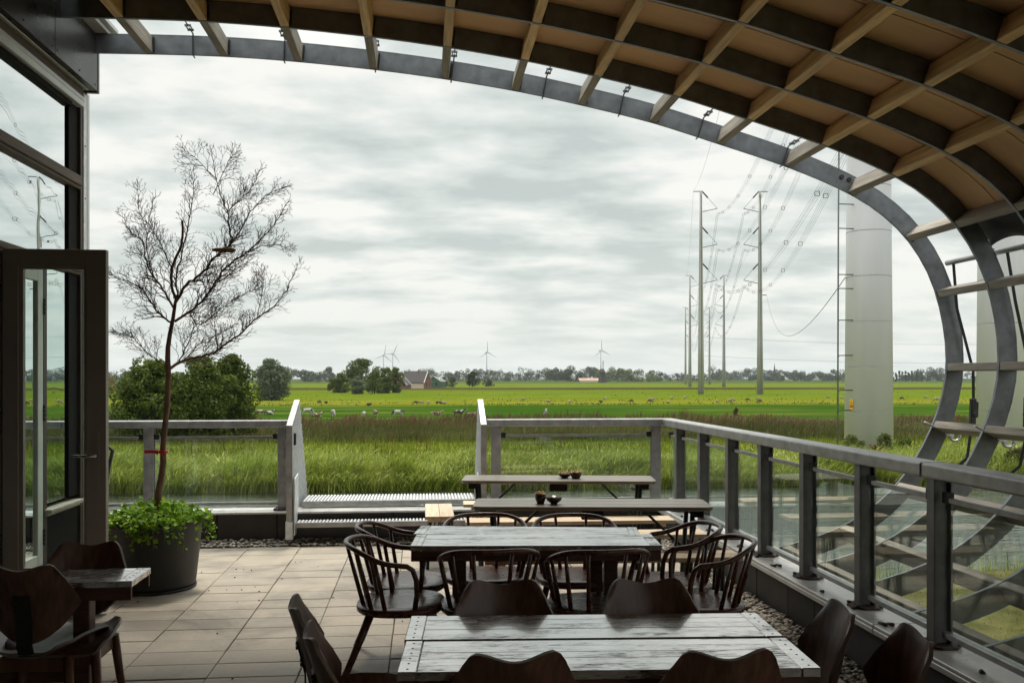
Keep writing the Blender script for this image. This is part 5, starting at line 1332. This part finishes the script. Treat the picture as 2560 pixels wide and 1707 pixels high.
# ---------------------------------------------------------------- buildings far off
def house(name, label, cat, u, v, ln, dp, eave, ridge, yaw, wall, roof, gable):
    b = at_z(u, v, GZ); t = thing(name, label, cat, (b.x, b.y, GZ))
    cr, sr = math.cos(yaw), math.sin(yaw)
    W_ = lambda x, y, z: (b.x+x*cr-y*sr, b.y+x*sr+y*cr, GZ+z)
    mb = MB(); h_ = dp/2
    mb.add([W_(-ln/2, -h_, 0), W_(ln/2, -h_, 0), W_(ln/2, h_, 0), W_(-ln/2, h_, 0), W_(-ln/2, -h_, eave), W_(ln/2, -h_, eave), W_(ln/2, h_, eave), W_(-ln/2, h_, eave)], [(0, 1, 5, 4), (2, 3, 7, 6), (4, 5, 6, 7)]); mb.build('wall', wall, t)
    for sx in (-1, 1):
        mb = MB(); x = sx*ln/2; mb.add([W_(x, -h_, 0), W_(x, h_, 0), W_(x, h_, eave), W_(x, 0, ridge), W_(x, -h_, eave), W_(x-sx*.3, -h_, 0), W_(x-sx*.3, h_, 0), W_(x-sx*.3, h_, eave), W_(x-sx*.3, 0, ridge), W_(x-sx*.3, -h_, eave)], [(0, 1, 2, 3, 4), (5, 6, 7, 8, 9), (0, 4, 9, 5), (1, 6, 7, 2)]); g = mb.build('gable', gable, t)
        for q in (-1, 1):
            mb = MB(); mb.bar(W_(x+sx*.12, q*(h_+.3), eave-.25), W_(x+sx*.12, 0, ridge+.12), .25, .3); mb.build('bargeboard', WHITEP, g)
        for (wy, wz) in ((-1.6, 1.2), (1.6, 1.2), (0, eave+1.4)):
            mb = MB(); mb.add([W_(x+sx*.05, wy-.5, wz), W_(x+sx*.05, wy+.5, wz), W_(x+sx*.05, wy+.5, wz+1.3), W_(x+sx*.05, wy-.5, wz+1.3)], [(0, 1, 2, 3)]); mb.build('window', DARKW, g)
    for sy in (-1, 1):
        mb = MB(); mb.add([W_(-ln/2-.3, sy*(h_+.35), eave-.3), W_(ln/2+.3, sy*(h_+.35), eave-.3), W_(ln/2+.3, 0, ridge+.05), W_(-ln/2-.3, 0, ridge+.05), W_(-ln/2-.3, sy*(h_+.35), eave-.1), W_(ln/2+.3, sy*(h_+.35), eave-.1), W_(ln/2+.3, 0, ridge+.25), W_(-ln/2-.3, 0, ridge+.25)], [(0, 1, 2, 3), (4, 5, 6, 7), (0, 1, 5, 4), (1, 2, 6, 5), (3, 0, 4, 7)]); rf = mb.build('roof', roof, t)
        if sy < 0:
            mb = MB(); mb.add([W_(-1, sy*h_*.55, eave+(ridge-eave)*.42+.3), W_(.6, sy*h_*.55, eave+(ridge-eave)*.42+.3), W_(.6, sy*h_*.42, eave+(ridge-eave)*.56+.32), W_(-1, sy*h_*.42, eave+(ridge-eave)*.56+.32)], [(0, 1, 2, 3)]); mb.build('skylight', WHITEP, rf)
            mb = MB(); mb.box(W_(ln*.12, 0, 0)[0]-.35, W_(ln*.12, 0, 0)[0]+.35, W_(ln*.12, 0, 0)[1]-.35, W_(ln*.12, 0, 0)[1]+.35, GZ+ridge-.3, GZ+ridge+.9); mb.build('chimney', BRICK, rf)
    return t
house('farmhouse', 'brown brick farmhouse with steep dark roof beside the farmyard trees', 'house', 955, 892, 12, 9.5, 2.9, 7.9, -.38, CREAM, ROOFT, BRICK)
house('farmhouse_wing', 'low brick side wing with steep gable left of the farmhouse', 'house', 925, 893, 5, 6, 1.9, 5.0, 1.2, BRICK, ROOFT, BRICK)
house('barn', 'green barn with pale roof edge right of the farmhouse', 'barn', 1001, 890, 8, 8, 3.2, 5.6, 1.25, GREENP, mat('grey_barn_roof', (.16, .16, .16), .8), GREENP)
b = at_y(1340, 873, 1050); 
t = house('long_barn', 'low pinkish barn in front of the wood left of the windmill', 'barn', 1351, 877.5, 24, 8, 2.0, 4.6, .15, CREAM, mat('pink_tile_roof', (.42, .27, .20), .85), BRICK)
# old windmill
b = at_y(1384, 868, 950); b.z = GZ; OFFb = (b.x, b.y, GZ)
t = thing('windmill', 'old dark windmill with lattice sails in front of the horizon wood', 'windmill', OFFb)
mb = MB(); mb.lathe([(5.2, 0), (4.4, 3), (3.6, 6.5), (2.9, 9.5), (0, 9.5)], (b.x, b.y, GZ), 8, False); mb.build('tower', THATCH, t)
mb = MB(); mb.lathe([(3.0, 9.5), (2.8, 11), (1.6, 12.6), (0, 12.9)], (b.x, b.y, GZ), 8, False); mb.build('cap', THATCH, t)
for a in (88, -22, 178, 268):
    if a in (178, 268): ln = 4
    else: ln = 12
    c = Vector((b.x, b.y-3.4, GZ+11)); d = Vector((math.cos(R(a)), 0, math.sin(R(a)))); p_ = Vector((-d.z, 0, d.x))
    mb = MB(); mb.bar(c, c+d*ln, .35, .35); mb.bar(c+d*2+p_*1.5, c+d*ln+p_*1.5, .2, .2)
    for k in range(8): mb.bar(c+d*(2+k*(ln-2)/7.5), c+d*(2+k*(ln-2)/7.5)+p_*1.5, .18, .18)
    mb.build('sail', THATCH, t)
# church
b = at_y(1779, 868, 1500)
t = thing('church', 'church with slim pointed slate spire on the horizon', 'church', (b.x, b.y, GZ))
mb = MB(); mb.box(b.x-2.6, b.x+2.6, b.y-2.6, b.y+2.6, GZ, GZ+15); mb.build('tower', BRICK, t)
mb = MB(); mb.lathe([(3.2, 15), (1.6, 19), (.8, 24), (0, 31)], (b.x, b.y, GZ), 8, False); mb.build('spire', SLATE, t)
mb = MB(); mb.add([(b.x-17, b.y-4, GZ), (b.x-2.6, b.y-4, GZ), (b.x-2.6, b.y+4, GZ), (b.x-17, b.y+4, GZ), (b.x-17, b.y-4, GZ+7), (b.x-2.6, b.y-4, GZ+7), (b.x-2.6, b.y+4, GZ+7), (b.x-17, b.y+4, GZ+7), (b.x-17, b.y, GZ+12), (b.x-2.6, b.y, GZ+12)], [(0, 1, 5, 4), (2, 3, 7, 6), (3, 0, 4, 8, 7), (1, 2, 6, 9, 5), (4, 5, 9, 8), (6, 7, 8, 9)]); mb.build('nave', SLATE, t)

# ---------------------------------------------------------------- wind turbines
def turbine(label, u, v_hub, dist, rot, rad, yaw_=.35):
    b = at_y(u, 868, dist); hub = at_y(u, v_hub, dist).z
    t = thing('wind_turbine', label, 'turbine', (b.x, b.y, GZ), 'wind turbines on the horizon')
    mb = MB(); mb.tube([(b.x, b.y, GZ), (b.x, b.y, (hub+GZ)/2), (b.x, b.y, hub)], [2.0, 1.5, 1.1], 12); mb.build('tower', TURB, t)
    n_ = Vector((math.sin(yaw_), -math.cos(yaw_), 0)); s_ = Vector((math.cos(yaw_), math.sin(yaw_), 0)); c = Vector((b.x, b.y, hub+1))
    mb = MB(); mb.bar(c+n_*4, c-n_*9, 3.4, 3.4); mb.build('nacelle', TURB, t, bevel=.5)
    hc = c+n_*6
    mb = MB(); mb.tube([c+n_*3.8, hc, hc+n_*1.5], [1.9, 1.7, .3], 10); rot_o = mb.build('hub', TURB, t)
    for k in range(3):
        a = R(rot+120*k); d = s_*math.cos(a)+Vector((0, 0, 1))*math.sin(a)
        mb = MB(); w_ = d.cross(n_)
        for (r0_, r1_, w0, w1) in ((0, rad*.12, 1.4, 2.6), (rad*.12, rad*.5, 2.6, 1.7), (rad*.5, rad, 1.7, .5)): mb.bar(hc+d*r0_, hc+d*r1_, w0, .9, up=tuple(n_), wd2=w1, ht2=.5)
        mb.build('blade', TURB, t)
turbine('wind turbine at the far left of the four, one long blade pointing up', 881, 817, 2500, 80, 31)
turbine('wind turbine second from the left, close beside the leftmost one', 902, 813, 2500, 66, 31)
turbine('wind turbine standing alone above the wood right of the farmhouse', 1118, 810, 2500, 92, 31)
turbine('wind turbine right behind the old windmill', 1380, 806, 2500, 94, 31)

# ---------------------------------------------------------------- power poles and wires
BASES = [[(29.2, 57.6), (39.0, 58.5)], [(83.8, 270), (101.7, 268.5)], [(146.5, 492), (165.1, 490)], [(209, 714), (228, 712)]]
PH = 61.5; ARMZ = [.913, .737, .561]
def pole(label, x, y, side, rb, rt_, big=False):
    t = thing('power_pole', label, 'pole', (x, y, GZ), 'tall tubular power poles')
    mb = MB(); zz = [0, .25, .5, .75, 1.0]
    mb.tube([(x, y, GZ+PH*f) for f in zz], [rb+(rt_-rb)*f for f in zz], 28 if big else 14); mb.build('shaft', POLE if big else POLE_FAR, t)
    dr = Vector((side, -.08*side, 0)).normalized()
    if big:
        for k in range(14):
            z = 2.62+2.94*k-GZ*0; f = (z)/PH; r_ = rb+(rt_-rb)*f+.006
            mb = MB(); mb.tube([(x, y, GZ+z), (x, y, GZ+z+.05)], [r_, r_], 28, cap=False); mb.build('weld_seam', GALV_RAIL, t)
    else:
        mb = MB(); mb.bar((x, y-rb*1.0, GZ+.5), (x, y-rt_*1.0-.03, GZ+PH*.98), .16, .10); mb.build('seam_line', mat('seam_strip', (.10, .13, .11), .7) if 'seam_strip' not in bpy.data.materials else bpy.data.materials['seam_strip'], t)  # strip added to draw the dark seam line down the shaft, no cable
    tips = []
    for f in ARMZ:
        z = GZ+PH*f; r_ = rb+(rt_-rb)*f
        tip = Vector((x, y, z))+dr*5.0; root = Vector((x, y, z-1.0))+dr*r_; top = Vector((x, y, z+5.2))+dr*rt_
        mb = MB(); mb.tube([root, tip], .10, 6); am = mb.build('lower_arm', STEEL_DARK, t)
        mb = MB(); mb.tube([top, top.lerp(tip, .38)], .22, 6); mb.tube([top.lerp(tip, .38), tip], .05, 5); mb.build('insulator', STEEL_DARK, t)
        tips.append(tip)
    mb = MB(); e = Vector((x, y, GZ+PH-.2)); mb.tube([e, e-dr*2.3], .13, 5); mb.build('earth_arm', STEEL_DARK, t)
    return tips, e-dr*2.3
names = [('big white-grey power pole close by, right of the sky opening', 'big white-grey power pole at the right picture edge behind the ribs'),
         ('nearer left tall power pole in the distance', 'nearer right tall power pole in the distance'),
         ('slim power pole just left of the nearer left pole', 'slim power pole between the two nearer poles'),
         ('smallest far power pole, left of its row', 'smallest far power pole, right of its row')]
TIPS = []; EARTH = []
for k, pr_ in enumerate(BASES):
    row = []; er = []
    for s_, (x, y) in enumerate(pr_):
        tp_, ea = pole(names[k][s_], x, y, 1 if s_ == 0 else -1, 1.52 if k == 0 else (.98 if s_ == 0 else 1.0), 1.05 if k == 0 else .36, k == 0)
        row.append(tp_); er.append(ea)
    TIPS.append(row); EARTH.append(er)
def sag_line(a, b, sag, n): return [a.lerp(b, i/n)-Vector((0, 0, sag*4*(i/n)*(1-i/n))) for i in range(n+1)]
LV = ['top', 'middle', 'lowest']
SPN = ['overhead', 'nearer', 'middle', 'farthest']
def bundle(a, b, label, sag=9.5, wr=.016, spacers=True):
    t = thing('wire_bundle', label, 'power line', tuple(a), 'bundled power wires between the poles')
    n = 22; dr = (b-a).normalized(); sd = dr.cross(Vector((0, 0, 1))).normalized()
    drop = Vector((0, 0, -1.6))
    for ox, oz in ((-.24, -.24), (.24, -.24), (-.24, .24), (.24, .24)):
        o_ = sd*ox+Vector((0, 0, oz)); mb = MB(); mb.tube([p_+o_ for p_ in sag_line(a+drop, b+drop, sag, n)], wr, 4, smooth=False); mb.build('wire', WIREM, t, flip=False)
    if spacers:
        pl = sag_line(a+drop, b+drop, sag, 60)
        for k in (13, 20, 27, 34, 41, 48, 54, 58):
            c = pl[k]; mb = MB(); q = [c+sd*x_+Vector((0, 0, z_)) for x_, z_ in ((-.26, -.26), (.26, -.26), (.26, .26), (-.26, .26))]
            for i in range(4): mb.bar(q[i], q[(i+1) % 4], .05, .05)
            mb.build('spacer', STEEL_DARK, t)
SPANS = []
# the near poles' own insulator points, and the span that passes on over the canopy behind the camera
back = [[Vector((p_.x-42, p_.y-235, p_.z)) for p_ in row] for row in TIPS[0]]
for lv in range(3):
    for s_ in (0, 1):
        side = 'left' if s_ == 0 else 'right'
        bundle(TIPS[0][s_][lv], TIPS[1][s_][lv], f'{LV[lv]} wire bundle from the big pole to the {side} nearer distant pole')
        bundle(TIPS[1][s_][lv], TIPS[2][s_][lv], f'{LV[lv]} thin wire bundle running on beyond the {side} nearer distant pole', wr=.019)
        bundle(TIPS[2][s_][lv], TIPS[3][s_][lv], f'{LV[lv]} faint wire bundle in the farthest span on the {side} side', wr=.022, spacers=False)
        bundle(back[s_][lv], TIPS[0][s_][lv], f'{LV[lv]} wire bundle overhead before the {side} big pole, mirrored in the windows')
def thin(a, b, sag, label, r_=.022):
    mb = MB(); mb.tube([p_-a for p_ in sag_line(a, b, sag, 26)], r_, 4, smooth=False); mb.v = [tuple(Vector(v_)+a) for v_ in mb.v]
    o = mb.build('earth_wire', WIREM, None, org=tuple(a), flip=False); tag(o, label, 'wire', 'thin single wires of the power line')
for s_ in (0, 1):
    sd_ = 'left' if s_ == 0 else 'right'
    thin(EARTH[0][s_], EARTH[1][s_], 8, f'thin single wire rising from the tip of the {sd_} nearer distant pole')
    thin(EARTH[1][s_], EARTH[2][s_], 8, f'thin single wire running on beyond the tip of the {sd_} nearer distant pole')
a_ = at_y(1761, 678, 268.5); b_ = Vector((29.2-1.6, 57.6, at_y(1938, 637, 57.6).z))
thin(a_, b_, 7.5, 'drooping dotted cable from the right distant pole to the big pole', .03)
mb = MB(); mb.tube([Vector((101.7, 268.5, a_.z)), a_], .13, 5); ob = mb.build('cable_bracket', STEEL_DARK, None, org=tuple(a_)); tag(ob, 'short dark bracket low on the right nearer distant pole', 'bracket')
for v0, v1, v2, nm in ((775, 780, 771, 'upper'), (818, 822, 814, 'lower')):
    A_, B_ = at_y(1600, v0-2, 900), at_y(2800, v1-10, 900)
    thin(A_, B_, 9, f'{nm} of two faint level wires low in the sky behind the big pole', .10)
# cable conduit beside the big pole
t = thing('cable_conduit', 'thin vertical pipe with brackets running up beside the big white pole', 'pipe', (27.3, 57.2, GZ))
cxx = at_y(1925, 868, 56.9).x
mb = MB(); mb.tube([(cxx-.03, 56.9, GZ), (cxx+.02, 56.9, 12), (cxx+.12, 56.9, 24), (cxx+.25, 56.9, 40)], .055, 8); mb.build('pipe', mat('conduit_grey', (.20, .21, .20), .6), t)
for v in (470, 526, 632, 664, 737, 818, 898, 944, 1010):
    z = at_y(1925, v, 56.9).z
    mb = MB(); f = (z-GZ)/PH; xr = 29.2-(1.52+(1.05-1.52)*f); mb.tube([(cxx+.02, 56.9, z-.06), (cxx+.1, 56.95, z+.05), (xr+.3, 57.1, z+.06)], .035, 6); mb.build('bracket', STEEL_DARK, t)
# warning plate on the big pole
q = at_y(1942, 932, 56.2); t = thing('warning_sign', 'small yellow and red warning plate on the big white pole', 'sign', tuple(q))
aw = -.95; c_ = Vector((29.2-1.50*math.cos(.35), 57.6-1.50*math.sin(.35), q.z)); tn_ = Vector((math.sin(.35), -math.cos(.35), 0)); no_ = Vector((-math.cos(.35), -math.sin(.35), 0))
for z0, z1, m_, nm in ((0.02, .40, YELLOW, 'yellow_plate'), (-.13, .0, SIGNRED, 'red_plate'), (-.32, -.15, YELLOW, 'lower_plate')):
    mb = MB(); mb.bar(c_+no_*.03+Vector((0, 0, (z0+z1)/2))-tn_*.13, c_+no_*.03+Vector((0, 0, (z0+z1)/2))+tn_*.13, .02, z1-z0); mb.build(nm, m_, t)
mb = MB(); cc = c_+no_*.045+Vector((0, 0, .19))
mb.bar(cc-tn_*.08+Vector((0, 0, -.08)), cc+Vector((0, 0, .10)), .006, .02, up=tuple(no_)); mb.bar(cc+tn_*.08+Vector((0, 0, -.08)), cc+Vector((0, 0, .10)), .006, .02, up=tuple(no_)); mb.bar(cc-tn_*.08+Vector((0, 0, -.08)), cc+tn_*.08+Vector((0, 0, -.08)), .006, .02); mb.build('triangle_mark', PAINT_BLACK, t)

# ---------------------------------------------------------------- cows and sheep
def skin(name, verts, edges, radii, sub=1):
    me = bpy.data.meshes.new(name); me.from_pydata(verts, edges, []); o = bpy.data.objects.new(name, me); COL.objects.link(o)
    md = o.modifiers.new('s', 'SKIN'); md.use_smooth_shade = True; md.branch_smoothing = .3
    sk = me.skin_vertices[0].data if me.skin_vertices else None
    if sk is None: o.data.skin_vertices.new() if hasattr(o.data.skin_vertices, 'new') else None; sk = me.skin_vertices[0].data
    for i, r_ in enumerate(radii): sk[i].radius = r_ if isinstance(r_, tuple) else (r_, r_)
    sk[0].use_root = True
    if sub: s2 = o.modifiers.new('d', 'SUBSURF'); s2.levels = sub; s2.render_levels = sub
    dg = bpy.context.evaluated_depsgraph_get(); me2 = bpy.data.meshes.new_from_object(o.evaluated_get(dg)); me2.name = name
    bpy.data.objects.remove(o); bpy.data.meshes.remove(me); return me2
def mat_hide(name, a, b, sc=1.6, thr=.5):
    m = MT(name); oi = m.n('ShaderNodeObjectInfo'); c = m.n('ShaderNodeTexCoord'); ad = m.n('ShaderNodeVectorMath', operation='ADD'); m.l(c.outputs['Object'], ad.inputs[0])
    sx_ = m.n('ShaderNodeCombineXYZ'); m.l(m.math('MULTIPLY', oi.outputs['Random'], 40.0), sx_.inputs[0]); m.l(sx_.outputs[0], ad.inputs[1])
    f = m.noise(ad.outputs[0], sc, 2, .5); m.bsdf(m.ramp(f, [(thr-.02, a), (thr+.02, b)]), .8); return m.m
HIDE_BW = mat_hide('black_white_hide', (.02, .018, .017), (.36, .34, .30)); HIDE_RW = mat_hide('brown_white_hide', (.10, .038, .018), (.33, .29, .24)); HIDE_W = mat_hide('mostly_white_hide', (.03, .025, .022), (.36, .34, .30), 1.3, .42)
WOOL = mat('cream_wool', (.24, .20, .13), .95, 0, .2, 12, bump=.3); WOOLD = mat('dark_brown_wool', (.06, .04, .03), .95, 0, .3, 12)
def cow_mesh(graze, lying):
    L_ = .42 if not lying else .16; z0 = .98 if not lying else .52
    v = [(-.75, 0, z0), (-.35, 0, z0-.04), (.1, 0, z0-.06), (.5, 0, z0), (.72, 0, z0+.08)]; r_ = [(.24, .28), (.31, .34), (.34, .37), (.27, .34), (.17, .22)]; e = [(0, 1), (1, 2), (2, 3), (3, 4)]
    if graze: v += [(.98, 0, z0-.25), (1.18, 0, z0-.55), (1.28, 0, z0-.80)]
    else: v += [(.98, 0, z0+.30), (1.18, 0, z0+.36), (1.44, 0, z0+.22)]
    r_ += [(.13, .17), (.13, .14), (.08, .09)]; e += [(4, 5), (5, 6), (6, 7)]
    for sy in (-.11, .11): v.append((v[6][0]-.06, sy*2.0, v[6][2]+.10)); r_.append(.035); e.append((6, len(v)-1))
    for bx_, par in ((-.68, 0), (.52, 3)):
        for sy in (-1, 1):
            i = len(v)
            if lying: v += [(bx_+.05, sy*.30, .24), (bx_+.35, sy*.34, .09)]; r_ += [.12, .06]; e += [(par, i), (i, i+1)]
            else:
                v += [(bx_, sy*.19, .70), (bx_+(-.08 if bx_ < 0 else .02), sy*.19, .40), (bx_, sy*.19, .0)]; r_ += [.12, .065, .05]; e += [(par, i), (i, i+1), (i+1, i+2)]
    i = len(v); v += [(-.98, 0, z0+.10), (-1.03, 0, z0-.45)]; r_ += [.045, .03]; e += [(0, i), (i, i+1)]
    return skin('cow', v, e, r_)
CM = {k: cow_mesh(*k) for k in ((True, False), (False, False), (False, True))}
cows = [(595, 946, (False, True), 2.9, HIDE_RW, 'brown and white cow lying at the left end of the herd'), (617, 949, (False, True), .3, HIDE_BW, 'black and white cow lying next to the leftmost brown cow'),
        (706, 949, (True, False), .35, HIDE_W, 'white cow with dark patches grazing beside the left step upright'), (727, 955, (False, True), .6, HIDE_RW, 'small brown cow lying just right of the step upright'),
        (765, 953, (True, False), -1.25, HIDE_W, 'white-backed cow grazing towards us, head down'), (836, 958, (True, False), 1.5, HIDE_W, 'narrow white cow seen from behind'),
        (862, 954, (True, False), 1.9, HIDE_RW, 'brown and white cow seen from behind at three quarters'), (915, 954, (True, False), PI-.15, HIDE_BW, 'mostly black cow grazing towards the left'),
        (1002, 951, (False, True), .15, HIDE_RW, 'pale brown and white cow lying before the right step upright'), (1054, 954, (False, False), .05, HIDE_BW, 'black and white cow standing side-on facing right'),
        (1086, 953, (False, True), .1, HIDE_RW, 'brown and white cow lying close to the right step upright'), (1253, 955, (False, False), 1.35, HIDE_W, 'solitary white cow seen from behind, right of the herd')]
for u, v, kd, rot, hm, lab in cows:
    me = CM[kd].copy(); me.materials.clear(); me.materials.append(hm)
    p = at_z(u, v+4, GZ); o = bpy.data.objects.new('cow', me); COL.objects.link(o); o.location = (p.x, p.y, GZ); o.rotation_euler = (0, 0, rot); o.scale = (.74,)*3
    tag(o, lab, 'cow', 'cattle grazing beyond the sedge belt')
def sheep_mesh(lying):
    z0 = .58 if not lying else .28
    v = [(-.38, 0, z0), (0, 0, z0+.02), (.34, 0, z0), (.55, 0, z0+(-.12 if not lying else .14)), (.72, 0, z0+(-.32 if not lying else .10))]; r_ = [(.23, .25), (.28, .29), (.22, .24), .11, .07]; e = [(0, 1), (1, 2), (2, 3), (3, 4)]
    if not lying:
        for bx_, par in ((-.34, 0), (.30, 2)):
            for sy in (-.13, .13): i = len(v); v += [(bx_, sy, .34), (bx_, sy, 0)]; r_ += [.06, .035]; e += [(par, i), (i, i+1)]
    return skin('sheep', v, e, r_, 1)
SM = {k: sheep_mesh(k) for k in (True, False)}
sh_list = [(x*.2743+1280, y_*.2743+860, dk, ly) for x, y_, dk, ly in [(90, 520, 0, 0), (335, 533, 0, 1), (525, 545, 0, 0), (850, 513, 0, 0), (812, 536, 1, 1), (1090, 535, 1, 0), (1255, 520, 0, 0), (1297, 521, 0, 0), (1250, 537, 1, 0), (1457, 506, 0, 0), (1575, 503, 0, 0), (1425, 543, 0, 1), (1870, 533, 0, 1), (1988, 531, 0, 0), (2012, 526, 0, 0), (2155, 524, 1, 0), (2240, 512, 0, 0), (2260, 536, 1, 0)]]
sh_list += [(640+x*.2743, 860+y_*.2743, dk, ly) for x, y_, dk, ly in [(580, 546, 1, 0), (640, 545, 1, 1), (1025, 563, 1, 1), (1450, 553, 1, 0), (1510, 549, 0, 0), (1570, 551, 0, 0), (1650, 545, 1, 1), (1692, 546, 1, 1), (1720, 549, 0, 1)]]
sh_list += [(1920+x*.2743, 860+y_*.2743, dk, ly) for x, y_, dk, ly in [(545, 497, 0, 0), (660, 506, 0, 0), (1225, 509, 1, 0), (1447, 501, 0, 0), (1527, 515, 0, 0), (1556, 518, 0, 0), (1877, 521, 0, 0)]]
sh_list.sort(); ORD = ['first', 'second', 'third', 'fourth', 'fifth', 'sixth', 'seventh', 'eighth', 'ninth', 'tenth', 'eleventh', 'twelfth', 'thirteenth', 'fourteenth', 'fifteenth', 'sixteenth', 'seventeenth', 'eighteenth', 'nineteenth', 'twentieth', 'twenty-first', 'twenty-second', 'twenty-third', 'twenty-fourth', 'twenty-fifth', 'twenty-sixth', 'twenty-seventh', 'twenty-eighth']
cn = {0: 0, 1: 0}
for x, y_, dk, ly in sh_list:
    me = SM[bool(ly)].copy(); me.materials.clear(); me.materials.append(WOOLD if dk else WOOL)
    p = at_z(x/1.08844, y_/1.08844, GZ); o = bpy.data.objects.new('sheep', me); COL.objects.link(o); o.location = (p.x, p.y, GZ); o.rotation_euler = (0, 0, random.uniform(0, 6.28)); o.scale = (1.05,)*3
    tag(o, f"{'dark brown' if dk else 'cream'} sheep {'lying' if ly else 'grazing'} in the yellow-green strip, {ORD[cn[dk]]} of its colour from the left", 'sheep', 'sheep in the far pasture'); cn[dk] += 1

# ---------------------------------------------------------------- damp summer air
mb = MB(); mb.box(-6100, 6100, -6100, 6600, -5.3, 130)
hm = MT('haze_air'); pv = hm.n('ShaderNodeVolumePrincipled'); pv.inputs['Color'].default_value = (.86, .93, 1.0, 1); pv.inputs['Density'].default_value = .00007; pv.inputs['Anisotropy'].default_value = .2
hm.l(pv.outputs[0], hm.out.inputs['Volume'])
tag(mb.build('haze', hm.m), 'thin pale haze over the polder', kind='stuff')
